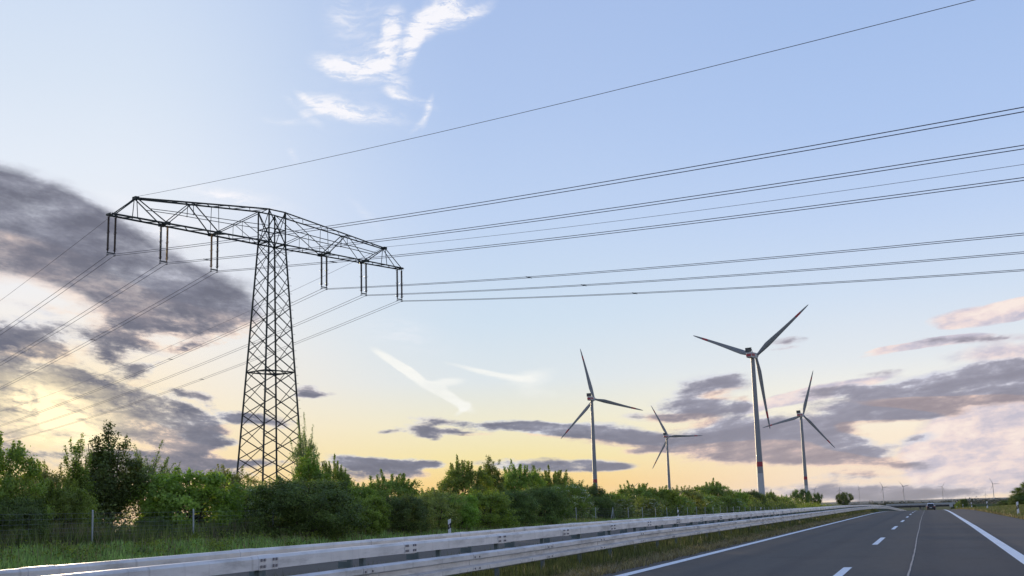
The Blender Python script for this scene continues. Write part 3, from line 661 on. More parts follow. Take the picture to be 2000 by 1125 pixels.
S('bushy', 1240, 947, 35, 90, 'rounded bush midway between the leftmost and the smallest large turbine')
S('hawthorn', 1215, 970, 30.6, 50, 'small flowering hawthorn next to the braced fence post')
S('bushy_b', 1283, 950, 33, 80, 'bright bush left of the foot of the smallest large turbine')
S('hawthorn', 1262, 970, 30.6, 55, 'low flowering bush two posts right of the braced fence post')
S('olive', 1330, 950, 33, 75, 'yellow-green bush right of the foot of the smallest large turbine')
S('hawthorn', 1320, 965, 31, 60, 'speckled white hawthorn in front of the yellow-green bush')
S('bushy', 1388, 943, 34, 90, 'highest rounded bush between the smallest and the tallest turbine')
S('hawthorn', 1375, 965, 31, 60, 'white-speckled hawthorn below the highest rounded bush')
S('bushy_b', 1432, 957, 33, 60, 'bright bush just right of the highest rounded bush')
S('hawthorn', 1425, 970, 31, 50, 'last white-flowering hawthorn left of the tallest turbine')
S('dark', 1468, 957, 34, 50, 'dark round bush left of the foot of the tallest turbine')
S('bushy', 1502, 962, 34, 44, 'bush immediately right of the foot of the tallest turbine')
S('bushy_b', 1530, 967, 34, 40, 'low bright bush between the tallest turbine and the umbrella tree')
S('umbrella', 1563, 955, 36, 36, 'dark flat-topped tree at the foot of the rightmost large turbine', 'tree', 'tree')
S('umbrella', 1590, 962, 36, 28, 'dark flat-topped tree just right of the rightmost large turbine', 'tree', 'tree')
S('umbrella', 1647, 961, 35, 31, 'lone dark flat-topped tree at the right end of the hedge', 'tree', 'tree')
GR = 'bushes on the right bank'
S('upright', 2005, 938, 15.5, 75, 'tall pointed tree at the right edge of the photo', 'tree', 'tree', GR)
S('dark', 1968, 976, 15, 40, 'low dark bush left of the tall tree at the right edge', group=GR)
S('dark', 1996, 965, 14.5, 46, 'leafy bush under the tall tree at the right edge', group=GR)
S('dark', 1881, 973, 14, 16, 'small round dark tree beyond the row of right-hand posts', 'tree', 'tree', GR)
S('bushy', 1872, 980, 14, 14, 'low green bush just left of the small round dark tree', group=GR)
S('dark', 1900, 985, 9.5, 12, 'small bush between two white posts on the right verge', group=GR)

# continuous undergrowth behind the fence and far end of the hedge
def scatter_leaves(name, n, fx, size, m, label, tall=None):
    P, sz = fx(n); N = rng.normal(size=P.shape) * .6; N[:, 2] += .5
    V, f = leaf_quads(P, N, 1.0, .6); V = ((V.reshape(-1, 4, 3) - P[:, None]) * sz[:, None, None] + P[:, None]).reshape(-1, 3)
    return tag(mesh_np(name, V, f, m, tone=rng.uniform(0, 1, n)), label, kind='stuff')
def fx(n):
    s = 24 + (310 - 24) * rng.uniform(0, 1, n) ** 1.7; s[:n // 9] = rng.uniform(10, 40, n // 9)
    x = -30.0 - 5.0 * rng.uniform(0, 1, n) ** .8
    hh = (1.3 + .5 * np.sin(s * .35) + .45 * np.sin(s * 1.1 + x) + .3 * np.sin(s * 2.7)) * np.interp(s, [20, 38, 41, 47, 60, 300], [1.0, 1.0, .55, .55, 1.1, 1.7])
    z = hh * rng.uniform(0, 1, n) ** .75
    return np.stack([x, s, ground_z(x, s) + z], 1), .10 * (1 + s / 150)
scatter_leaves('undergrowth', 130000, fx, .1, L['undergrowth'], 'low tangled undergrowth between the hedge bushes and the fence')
def fx2(n):
    s = 195 + (620 - 195) * rng.uniform(0, 1, n)
    x = -31.0 - 7.0 * rng.uniform(0, 1, n)
    lump = .72 + .28 * np.sin(s * .21) * np.sin(s * .083 + 1) + .10 * np.sin(s * .6 + x * .8)
    top = np.interp(s, [195, 260, 360, 460, 540, 620], [4.6, 4.3, 4.6, 4.2, 4.6, 3.0]) * lump
    z = top * rng.uniform(0, 1, n) ** .55 * np.sqrt(np.clip(1 - ((x + 34.5) / 4.2) ** 2, .15, 1))
    return np.stack([x, s, ground_z(x, s) + z], 1), np.full(n, .30)
scatter_leaves('far_hedge', 60000, fx2, .3, L['mid'], 'far end of the hedge merging into one green band')
# field tree lines far away
def fx3(n):
    m_ = 120; k = rng.integers(0, m_, n); rr = np.random.default_rng(5)
    cy = rr.uniform(1500, 4200, m_); cx = rr.uniform(-.22, .30, m_) * cy; w = rr.uniform(10, 60, m_); h = rr.uniform(7, 13, m_)
    x = cx[k] + rng.normal(size=n) * w[k] * .5; y = cy[k] + rng.normal(size=n) * 10
    z = h[k] * rng.uniform(0, 1, n) ** .6 * (.72 + .28 * np.sin(x * .25) * np.sin(x * .071))
    return np.stack([x, y, ground_z(x, y) + z], 1), np.full(n, 1.9)
scatter_leaves('far_treeline', 34000, fx3, 2, L['far'], 'distant clumps of trees along the horizon fields')

# grass blades
def blades(name, x, y, h, wd, m, label, lean=.25):
    n = len(x); z = ground_z(x, y); a = rng.uniform(0, 6.28, n); dx = np.cos(a) * wd / 2; dy = np.sin(a) * wd / 2
    b = rng.uniform(0, 6.28, n); l = h * lean * rng.uniform(.2, 1.6, n)
    p0 = np.stack([x - dx, y - dy, z - .01], 1); p1 = np.stack([x + dx, y + dy, z - .01], 1)
    q = np.stack([x + np.cos(b) * l * .35, y + np.sin(b) * l * .35, z + h * .6], 1)
    p2 = q + np.stack([dx, dy, 0 * dx], 1) * .7; p3 = q - np.stack([dx, dy, 0 * dx], 1) * .7
    p4 = np.stack([x + np.cos(b) * l, y + np.sin(b) * l, z + h], 1)
    V = np.stack([p0, p1, p2, p3, p3, p2, p4 + .0, p4 - np.stack([dx, dy, 0 * dx], 1) * .15], 1).reshape(-1, 3)
    f = np.arange(8 * n).reshape(2 * n, 4)
    return tag(mesh_np(name, V, f, m, tone=np.repeat(rng.uniform(0, 1, n), 2)), label, kind='stuff')
n = 90000; y = 6 + 180 * rng.uniform(0, 1, n) ** 2.0; x = -6.75 - 4.2 * rng.uniform(0, 1, n) ** 1.3 + rng.normal(size=n) * .08
h = .10 + .28 * rng.uniform(0, 1, n) ** 1.3; h *= np.clip((-6.5 - x) / .5, .3, 1); h *= .7 + .5 * (np.sin(y * 1.9) * np.sin(y * .43 + 2) > .1)
blades('median_grass', x, y, h, .012 + y * .0003, L['mgrass'], 'dark green grass on the strip under the guard rails')
n = 38000; y = 6 + 150 * rng.uniform(0, 1, n) ** 1.8; x = -6.3 - .85 * rng.uniform(0, 1, n) + .08 * np.sin(y * 2.1) + rng.normal(size=n) * .06
blades('dry_verge_grass', x, y, .04 + .12 * rng.uniform(0, 1, n), .012 + y * .0003, L['dry'], 'dry brown grass edging the asphalt beside the guard rails', .8)
n = 110000; y = 14 + 130 * rng.uniform(0, 1, n) ** 1.5; x = -22.6 - 6.5 * rng.uniform(0, 1, n)
h = .05 + .26 * rng.uniform(0, 1, n) ** 1.5; h *= .35 + 1.1 * np.clip(.5 + .35 * np.sin(x * 1.7 + y * .6) * np.sin(y * .9 + 1) + .35 * np.sin(x * 4.1 + 2) * np.sin(y * 2.7), 0, 1)
blades('bank_grass', x, y, h, .03 + y * .0003, L['grass'], 'lush green grass on the bank in front of the fence')
n = 15000; y = 14 + 75 * rng.uniform(0, 1, n) ** 1.3; x = -28.0 - 1.7 * rng.uniform(0, 1, n) ** .8
h = .35 + .75 * rng.uniform(0, 1, n) ** 1.2; h *= .5 + .5 * (.5 + .5 * np.sin(y * .55 + .8))
blades('tall_dry_grass', x, y, h, .022 + y * .0002, L['dry'], 'tall dry grass stalks standing along the wire fence', .22)
def fx4(n):
    nc = 420; cy_ = 16 + 90 * rng.uniform(0, 1, nc) ** 1.4; cx_ = -23.2 - 5.2 * rng.uniform(0, 1, nc) ** .6; hh = rng.uniform(.12, .5, nc); rr = rng.uniform(.12, .4, nc)
    k = rng.integers(0, nc, n); x = cx_[k] + rng.normal(size=n) * rr[k]; y = cy_[k] + rng.normal(size=n) * rr[k]
    return np.stack([x, y, ground_z(x, y) + hh[k] * rng.uniform(.1, 1, n)], 1), np.full(n, .09)
scatter_leaves('bank_weeds', 34000, fx4, .1, L['mid'], 'leafy weeds dotted over the grass bank')
n = 3000; y = 14 + 90 * rng.uniform(0, 1, n) ** 1.3; x = -23 - 5 * rng.uniform(0, 1, n) ** .7
blades('dry_stalks', x, y, .2 + .4 * rng.uniform(0, 1, n), .016 + y * .0002, L['dry'], 'scattered straw coloured stalks on the grass bank', .3)
n = 12000; y = 14 + 80 * rng.uniform(0, 1, n) ** 1.3; x = -27.6 - 1.9 * rng.uniform(0, 1, n)
blades('tall_green_grass', x, y, .4 + .5 * rng.uniform(0, 1, n), .028 + y * .0003, L['undergrowth'], 'taller green weeds along the foot of the wire fence', .25)
n = 50000; y = 60 + 260 * rng.uniform(0, 1, n) ** 1.2; x = 5.5 + 12 * rng.uniform(0, 1, n) ** 1.2
h = .10 + .25 * rng.uniform(0, 1, n); blades('right_verge_grass', x, y, h, .03 + y * .0004, L['mgrass'], 'green and straw coloured grass on the right verge')
n = 26000; y = 60 + 220 * rng.uniform(0, 1, n) ** 1.2; x = 5.45 + 9 * rng.uniform(0, 1, n) ** 1.4
blades('right_dry_grass', x, y, .06 + .2 * rng.uniform(0, 1, n), .03 + y * .0004, L['dry'], 'straw coloured grass at the right asphalt edge', .5)

# ------------------------------------------------------------------ guard rails
ysg = np.concatenate([np.arange(-12, 60, 1.0), np.arange(60, 160, 2.), np.arange(160, 420, 4.), np.arange(420, 920, 10.)])
def sweep(mb, sec, x0, ys, dz=0, mi=0, sgn=1):
    n = len(sec); vs = []
    for yy in ys:
        zb = gz(x0, yy)
        vs += [(x0 + sgn * a, yy, zb + b + dz) for a, b in sec]
    fs = [(i * n + k, i * n + (k + 1) % n, (i + 1) * n + (k + 1) % n, (i + 1) * n + k) for i in range(len(ys) - 1) for k in range(n)]
    fs += [tuple(range(n)), tuple((len(ys) - 1) * n + k for k in range(n))[::-1]]
    mb.add(vs, fs, mi)
def wsec(t=0.):    # W-shaped beam, protrudes towards +a
    o = [(0, .0), (.03, .005), (.085 + t, .03), (.085 + t, .10), (.005 + t, .128), (.005 + t, .197), (.085 + t, .225), (.085 + t, .295), (.03, .318), (0, .322)]
    return o + [(a - .012 - t, b) for a, b in reversed(o)]
def boxsec(e=0.): return [(-.075 - e, .04 - e), (.075 + e, .04 - e), (.075 + e, .165), (.055, .20 + e), (-.055, .20 + e), (-.075 - e, .165)]
def guard_rail(xc, sgn, label):
    """sgn=+1: W beam faces +x"""
    root = empty('guard_rail', (xc, 0, 0))
    tag(root, label, 'guard rail', 'steel guard rails on the median')
    T = Matrix.Translation((-xc, 0, 0))
    ub = MB(); sweep(ub, boxsec(), xc, ysg, .725)
    k = -8.1 + (0 if sgn > 0 else 2.2)
    while k < 140:      # splice sleeves with bolts
        sweep(ub, boxsec(.006), xc, [k - .22, k + .22], .725)
        for by in (-.15, -.05, .05, .15) if False else (-.14, .14):
            for bz in (.80, .875):
                for off in (-.035, .035):
                    z0 = gz(xc, k + by) + bz; yb = k + by + off
                    x_ = xc + sgn * .082
                    ub.box(min(x_, x_ + sgn * .014), max(x_, x_ + sgn * .014), yb - .017, yb + .017, z0 - .016, z0 + .016, 1)
        k += 4.2
    ub.xf(T).build('upper_beam', [M_galv, M_bolt], root)
    lb = MB(); xw = xc + sgn * .20
    sweep(lb, wsec(), xw, ysg, .345, 0, sgn)
    k = -10.0 + (0 if sgn > 0 else 2.2)
    while k < 140:
        sweep(lb, wsec(.005), xw + sgn * .004, [k - .16, k + .16], .345, 0, sgn)
        for bz in (.41, .595):
            for by in (-.11, .11):
                x_ = xw + sgn * .094; z0 = gz(xw, k + by) + bz
                lb.box(min(x_, x_ + sgn * .012), max(x_, x_ + sgn * .012), k + by - .017, k + by + .017, z0 - .015, z0 + .015, 1)
        k += 4.2
    if sgn > 0: lb.xf(T).build('lower_beam', [M_galv, M_bolt], root, smooth=False)
    # posts: one mesh per kind of post, linked copies; the 100 that show largest
    pm = MB(); pm.box(-.035, .035, -.035, .035, -.5, .762); pm.box(.05, .098, -.06, .06, .76, .86) if False else None
    pm.box(*((.036, .198) if sgn > 0 else (-.198, -.036)), -.03, .03, .50, .60)
    p = pm.build('post', M_post, root)
    y0 = -4.0; p.location = (0, y0, gz(xc, y0)); p.rotation_euler = (0, 0, 0)
    for i in range(1, 100):
        yy = y0 + i * 2.8 if i < 60 else y0 + 59 * 2.8 + (i - 59) * 5.6
        c_ = p.copy(); col.objects.link(c_); c_.parent = root; c_.location = (0, yy, gz(xc, yy))
    return root
guard_rail(-7.52, 1, 'double steel guard rail nearest the asphalt, with box beam above W beam')
guard_rail(-9.1, -1, 'second guard rail of the median, behind the nearer one, only its top beam showing')

# ------------------------------------------------------------------ fence
fr = empty('wire_fence', (-28, 0, 0)); tag(fr, 'wire mesh fence on pale round posts in front of the hedge', 'fence')
fy = [36.3 + 6.3 * k for k in range(-5, 70)]
pb = MB(); pb.lathe([(.032, -.4), (.032, 1.30), (.03, 1.34), (.012, 1.36)], 10)
p = pb.build('post', mat('fence_post', (.42, .45, .45), .6, .2, .12), fr, smooth=True)
p.location = (0, fy[0], gz(-28, fy[0]))
for i, yy in enumerate(fy[1:]):
    c_ = p.copy(); col.objects.link(c_); c_.parent = fr; c_.location = (0, yy, gz(-28, yy)); c_.rotation_euler = (random.uniform(-.015, .015), random.uniform(-.02, .02), 0)
    if abs(yy - 114.6) < 3.2:
        b = MB()
        for sg in (-1, 1): b.tube([(0, sg * 1.1, -.1), (0, sg * .05, 1.15)], .025, 6)
        b.build('brace', bpy.data.materials['fence_post'], c_)
wb = MB()
for k, zz in enumerate([.06, .16, .26, .36, .48, .60, .74, .90, 1.06, 1.24]):
    wb.tube([(-.04, yy, gz(-28, yy) + zz) for yy in np.arange(6, 330, 4.2)], .003, 3)
for yy in np.arange(10, 130, .30):
    z0 = gz(-28, yy); wb.bar((-.04, yy, z0 + .04), (-.04, yy, z0 + 1.24), .0022)
wb.build('wire_mesh', mat('fence_wire', (.30, .31, .31), .6, .3), fr, recalc=False)

# ------------------------------------------------------------------ delineator posts
def make_delineator():
    root = empty('delineator_post')
    b = MB(); sec = lambda s: [(-.075 * s, -.05 * s), (.075 * s, -.05 * s), (.055 * s, .04 * s), (0, .06 * s), (-.055 * s, .04 * s)]
    def ext(mb, z0, z1, s0, s1, zt=None, mi=0):
        A = sec(s0); B = sec(s1); n = 5
        vs = [(x_, y_, z0 if np.isscalar(z0) else z0[0] + (z0[1] - z0[0]) * (x_ / .12 + .5)) for x_, y_ in A] + [(x_, y_, z1 if np.isscalar(z1) else z1[0] + (z1[1] - z1[0]) * (x_ / .12 + .5)) for x_, y_ in B]
        mb.add(vs, [tuple(range(n))[::-1], tuple(range(n, 2 * n))] + [(i, (i + 1) % n, (i + 1) % n + n, i + n) for i in range(n)], mi)
    ext(b, -.2, (.98, 1.03), 1., 1.); b.build('body', M_pw, root, bevel=.006)
    b = MB(); ext(b, (.50, .58), (.74, .82), 1.05, 1.05); bb = b.build('black_band', M_pb, root)
    b = MB(); b.box(-.022, .022, -.060, -.054, .60, .74); b.build('reflector', M_refl, bb)
    return root
dl = make_delineator(); firstd = True
dspec = [(-22.9, 57.6, 'black-banded white delineator post nearest the camera, behind the guard rails', 'L'), (-22.9, 117.5, 'second black-banded delineator post behind the guard rails, below the hawthorns', 'L'), (-22.9, 180, 'farthest delineator post behind the guard rails, below the tallest turbine', 'L'),
         (5.95, 92, 'nearest white delineator post on the right verge, at the right photo edge', 'R'), (6.5, 150, 'second white delineator post on the right verge', 'R'), (6.6, 205, 'third white delineator post on the right verge', 'R'), (6.8, 262, 'fourth white delineator post on the right verge', 'R'), (6.9, 320, 'farthest white delineator post on the right verge', 'R')]
for x_, y_, lab, sd_ in dspec:
    o = dl if firstd else copy_tree(dl); firstd = False
    z_ = gz(x_, y_)
    o.location = (x_, y_, z_); o.rotation_euler = (0, 0, random.uniform(-.1, .1)); tag(o, lab, 'delineator post', 'delineator posts')

# ------------------------------------------------------------------ pylon
SC = 20 / 6.54054
PC = np.array([-66.04, 114.615]); AD = np.array([.3668, .9303])
PB = gz(*PC)
pyl = empty('electricity_pylon', (PC[0], PC[1], PB), math.atan2(AD[1], AD[0]))
tag(pyl, 'tall dark lattice pylon with one wide crossarm carrying six paired insulator strings', 'pylon')
ZA = 31.18 - PB; ZT = 33.30 - PB; ZP = 34.9 - PB; INS = 3.99
# local frame: x along the arm, y across, z up
def wa(z): return (6.02 - .1205 * min(z, ZA)) / 2
def wb_(z): return wa(z) * .82
corn = [(-1, -1), (1, -1), (1, 1), (-1, 1)]
def leg(c, z): return np.array([c[0] * wa(z), c[1] * wb_(z), z])
for c_ in corn:
    b = MB(); b.angle(leg(c_, -.3), leg(c_, ZA), .14, .03); b.angle(leg(c_, ZA), leg(c_, ZP), .12, .025)
    zz = 3.0
    if c_ == (-1, -1) or c_ == (1, -1):
        while zz < ZA:        # climbing bolts
            p_ = leg(c_, zz); b.bar(p_, p_ + np.array([c_[0] * .34, c_[1] * .1, 0]), .03); zz += .9
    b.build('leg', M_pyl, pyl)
br = MB(); Pn = 2.33; nlev = int((ZA - 1.0) / Pn)
for fi in range(4):
    c0, c1 = corn[fi], corn[(fi + 1) % 4]; offz = (fi % 2) * Pn / 2
    z = .6 + offz
    while z + .3 < ZA - .3:
        z2 = min(z + Pn * 1.0, ZA)
        wdt = .088 if z < 22 else .074
        br.angle(leg(c0, z), leg(c1, z2), wdt, .018); br.angle(leg(c1, z), leg(c0, z2), wdt, .018)
        z = z2
    for zl, w_ in ((ZA, .14), (17.0 - PB, .13), (ZA + 1.6, .1)):
        br.angle(leg(c0, zl), leg(c1, zl), w_, .025)
    zl = 17.0 - PB
    br.angle((leg(c0, zl) + leg(c1, zl)) / 2, (leg(c1, zl) + leg(corn[(fi + 2) % 4], zl)) / 2, .10, .02)
    br.angle(leg(c0, ZA), leg(c1, ZP - .1), .09, .02); br.angle(leg(c1, ZA), leg(c0, ZP - .1), .09, .02)
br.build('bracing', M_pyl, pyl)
for c_ in corn:
    b = MB(); q_ = leg(c_, 0); b.lathe([(.55, -.6), (.5, .15), (.4, .25)], 12, c=(q_[0], q_[1])); b.build('footing', M_conc, pyl)
# crossarm
ar = MB()
def yw_b(x): return np.interp(abs(x), [0, wa(ZA), 20], [wb_(ZA), wb_(ZA), .42])
def yw_t(x): return np.interp(abs(x), [0, wa(ZA), 17.1], [wb_(ZA) * .98, wb_(ZA) * .95, .22])
def zt(x): return np.interp(abs(x), [0, 1.2, 6., 11.5, 17.1], [ZP, ZP - .04, ZP - .04 - (ZP - .04 - ZT) * 4.8 / 15.9, ZP - .04 - (ZP - .04 - ZT) * 10.3 / 15.9, ZT])
def bot(x, s): return np.array([x, s * yw_b(x), ZA])
def top(x, s): return np.array([x, s * yw_t(x), zt(x)])
TX = 17.106; X2 = 13.73; X3 = 7.57; XM = (TX + X2) / 2
for sx in (-1, 1):
    topn = [1.2, 10.65, TX]; botn = [1.2, X3, X2, 20]
    xs_ = np.linspace(1.0, TX, 8)
    for s in (-1, 1):
        for a_, b_ in zip(xs_[:-1], xs_[1:]): ar.angle(top(sx * a_, s), top(sx * b_, s), .145, .03)
        xb_ = np.linspace(.8, 20, 8)
        for a_, b_ in zip(xb_[:-1], xb_[1:]): ar.angle(bot(sx * a_, s), bot(sx * b_, s), .155, .03)
        # main W web
        ch = [top(sx * 1.2, s), bot(sx * X3, s), top(sx * 10.65, s), bot(sx * X2, s), top(sx * TX, s)]
        for a_, b_ in zip(ch[:-1], ch[1:]): ar.angle(a_, b_, .09, .02)
        ar.angle(top(sx * TX, s), bot(sx * 19.6, s), .11, .022)
        ar.angle(top(sx * TX, s), bot(sx * TX, s), .09, .02)
        ar.angle(top(sx * X3, s), bot(sx * X3, s), .07, .016)
        # secondary members at mid height
        def midp(x, t): return bot(sx * x, s) * (1 - t) + top(sx * x, s) * t
        pts = [midp(15.6, .55), midp(12.2, .55), midp(9.1, .52), midp(4.6, .5), midp(1.0, .5)]
        for a_, b_ in zip(pts[:-1], pts[1:]): ar.angle(a_, b_, .07, .016)
        ar.angle(midp(4.6, .5), bot(sx * 4.6, s), .06, .014); ar.angle(midp(4.4, .5), bot(sx * 1.2, s), .07, .016)
        ar.angle(midp(10.65, .5), top(sx * 10.65, s), .05, .012)
    # plan lacing in the two chord planes
    k = 0; x0 = 1.0
    while x0 < 19.8:
        x1 = min(x0 + 1.35, 19.9); s = 1 if k % 2 else -1
        ar.angle(bot(sx * x0, s), bot(sx * x1, -s), .07, .016)
        if x1 < TX: ar.angle(top(sx * x0, s), top(sx * x1, -s), .06, .014)
        x0 = x1; k += 1
    for xx in (X3, X2, 20): ar.angle(bot(sx * xx, -1), bot(sx * xx, 1), .18, .03)
    ar.angle(top(sx * TX, -1), top(sx * TX, 1), .14, .03)
    ar.box(sx * TX - .22, sx * TX + .22, -.3, .3, ZT - .12, ZT + .16)
    for xx in (X2, X3):
        ar.box(sx * xx - .3, sx * xx + .3, -yw_b(xx) - .06, -yw_b(xx) + .06, ZA - .15, ZA + .2); ar.box(sx * xx - .3, sx * xx + .3, yw_b(xx) - .06, yw_b(xx) + .06, ZA - .15, ZA + .2)
for s in (-1, 1):
    ar.angle(top(-1, s), top(1, s), .15, .03); ar.angle(bot(-1, s), bot(1, s), .16, .03)
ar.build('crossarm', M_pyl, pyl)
# insulators: one assembly per phase, two strings and a yoke
def ins_mb():
    b = MB(); prof = [(.02, 0), (.05, -.02), (.05, -.2)]
    z = -.22
    while z > -3.55:
        prof += [(.08, z), (.125, z - .03), (.125, z - .055), (.08, z - .085)]; z -= .11
    prof += [(.05, z), (.05, -3.75), (.02, -3.78)]
    b.lathe(prof, 8)
    for zr in (-.25, -1.85, -3.5):     # arcing horns
        for sg in (-1, 1): b.tube([(0, 0, zr), (0, sg * .22, zr + .02), (0, sg * .30, zr + .14)], .018, 4)
    return b
im = ins_mb().build('insulator', [M_ins], pyl, smooth=True)
firsti = True
phases = [-20 + .35, -X2, -X3, X3, X2, 20 - .35]
for px_ in phases:
    for s in (-.38, .38):
        if firsti: o = im; firsti = False
        else:
            o = im.copy(); col.objects.link(o); o.parent = pyl; o.data = im.data
            if (px_ in (-X2, -X3)) and ((px_ == -X2 and s > 0) or (px_ == -X3 and s < 0)):
                if 'brown_ins' not in bpy.data.meshes:
                    d = im.data.copy(); d.name = 'brown_ins'; d.materials[0] = M_insgold
                o.data = bpy.data.meshes['brown_ins']
        o.location = (px_ + s, 0, ZA - .05)
    b = MB(); b.box(px_ - .46, px_ + .46, -.03, .03, ZA - 3.92, ZA - 3.80)
    for s in (-.38, .38):
        b.box(px_ + s - .05, px_ + s + .05, -.12, .12, ZA - 4.12, ZA - 4.04); b.tube([(px_ + s - .07, 0, ZA - 3.9), (px_ + s - .07, 0, ZA - 4.06)], .02, 5); b.tube([(px_ + s + .07, 0, ZA - 3.9), (px_ + s + .07, 0, ZA - 4.06)], .02, 5)
    b.build('yoke', M_dark, pyl)

# ------------------------------------------------------------------ overhead lines
DR = np.array([.8773, -.47993]); DL = np.array([-.82783, .56098])
ADJ = [.0035, .003, .0022, .0018, 0, -.004]
def wire_pts(A, z0, br_, cr, bl, cl):
    pts = []
    for t in np.concatenate([np.arange(420, 0, -15.), [6, 2]]): pts.append((*(A + DL * t), z0 + bl * t + cl * t * t))
    pts.append((*A, z0))
    for t in np.concatenate([[2, 6], np.arange(15, 330, 8.)]): pts.append((*(A + DR * t), z0 + br_ * t + cr * t * t))
    return pts
names = ['outermost twin conductor at the near left end of the crossarm', 'middle twin conductor of the left half of the crossarm', 'inner twin conductor left of the pylon body', 'inner twin conductor right of the pylon body', 'middle twin conductor of the right half of the crossarm', 'outermost twin conductor at the far right end of the crossarm']
spac = [([-190], []), ([-90, ], [9]), ([-38], [22]), ([-46], [34]), ([-30], [36]), ([-60], [38])]
for i, px_ in enumerate(phases):
    ctr = PC + AD * px_; z0 = PB + ZA - 4.08
    root = empty('overhead_line', (ctr[0], ctr[1], z0)); tag(root, names[i], 'power line', 'twin conductors carried by the pylon')
    for s in (-.33, .33):
        A = AD * s
        b = MB(); b.tube(wire_pts(A, 0, -.1346 + ADJ[i], .000263, -.0658, .000182), .024, 5)
        b.build('conductor', M_wire, root, recalc=False)
    for t in spac[i][0] + spac[i][1]:
        d = DR if t > 0 else DL; tt = abs(t); bb, cc = ((-.1346 + ADJ[i], .000263) if t > 0 else (-.0658, .000182))
        q_ = d * tt; zz = bb * tt + cc * tt * tt
        b = MB(); b.bar((q_[0] - AD[0] * .42, q_[1] - AD[1] * .42, zz), (q_[0] + AD[0] * .42, q_[1] + AD[1] * .42, zz), .07); b.build('spacer', M_dark, root)
for sx, lab in ((-1, 'single thin earth wire from the near left top end of the crossarm, highest wire'), (1, 'single thin earth wire from the far right top end of the crossarm')):
    ctr = PC + AD * TX * sx; z0 = PB + ZT + .17
    b = MB(); b.tube(wire_pts(np.array([0., 0.]), 0, -.1305 if sx < 0 else -.1246, .000263, -.0644, .000182), .019, 5)
    o = b.build('earth_wire', M_wire, recalc=False); o.location = (ctr[0], ctr[1], z0); tag(o, lab, 'power line', 'earth wires')

# ------------------------------------------------------------------ wind turbines
def rot_mat(n3, e1, e2): return Matrix(((e1[0], e2[0], n3[0]), (e1[1], e2[1], n3[1]), (e1[2], e2[2], n3[2]))).to_4x4()
BL = 65.
def blade_mb():
    b = MB(); st = [(0, 1.25, 2.5, 2.5, 0), (2.5, 1.25, 2.5, 2.4, 0), (7, 1.5, 3.4, 1.5, .05), (13, 1.9, 4.3, .95, .1), (20, 1.8, 3.9, .75, .08), (30, 1.5, 3.1, .55, .04), (40, 1.2, 2.5, .4, .02), (49, 1., 2.0, .3, 0), (49.01, 1, 2., .3, 0), (55, .9, 1.7, .25, 0), (55.01, .9, 1.7, .25, 0), (60, .7, 1.3, .2, 0), (60.01, .7, 1.3, .2, 0), (63.5, .5, .8, .12, 0), (65, .1, .15, .05, 0)]
    n = 12; vs = []
    for z, _, ch, th, tw in st:
        for k in range(n):
            t = 2 * math.pi * k / n; ch_ = ch * (1 + .08 * min(1, z / 9)); x_ = math.cos(t) * ch_ / 2 - max(0, ch_ - 2.5) * .22; y_ = math.sin(t) * th / 2
            a_ = .35 * (1 - z / 65); vs.append((x_ * math.cos(a_) - y_ * math.sin(a_), x_ * math.sin(a_) + y_ * math.cos(a_), z + 1.4))
    for i in range(len(st) - 1):
        mi = 1 if (49 <= st[i][0] < 55) else 0
        b.add([], [], 0)
        for k in range(n): b.f.append((i * n + k, i * n + (k + 1) % n, (i + 1) * n + (k + 1) % n, (i + 1) * n + k)); b.m.append(mi)
    b.v = vs; b.f.append(tuple(range(n))[::-1]); b.m.append(0); b.f.append(tuple((len(st) - 1) * n + k for k in range(n))); b.m.append(0)
    return b
blade_mesh = None
protos_t = {}
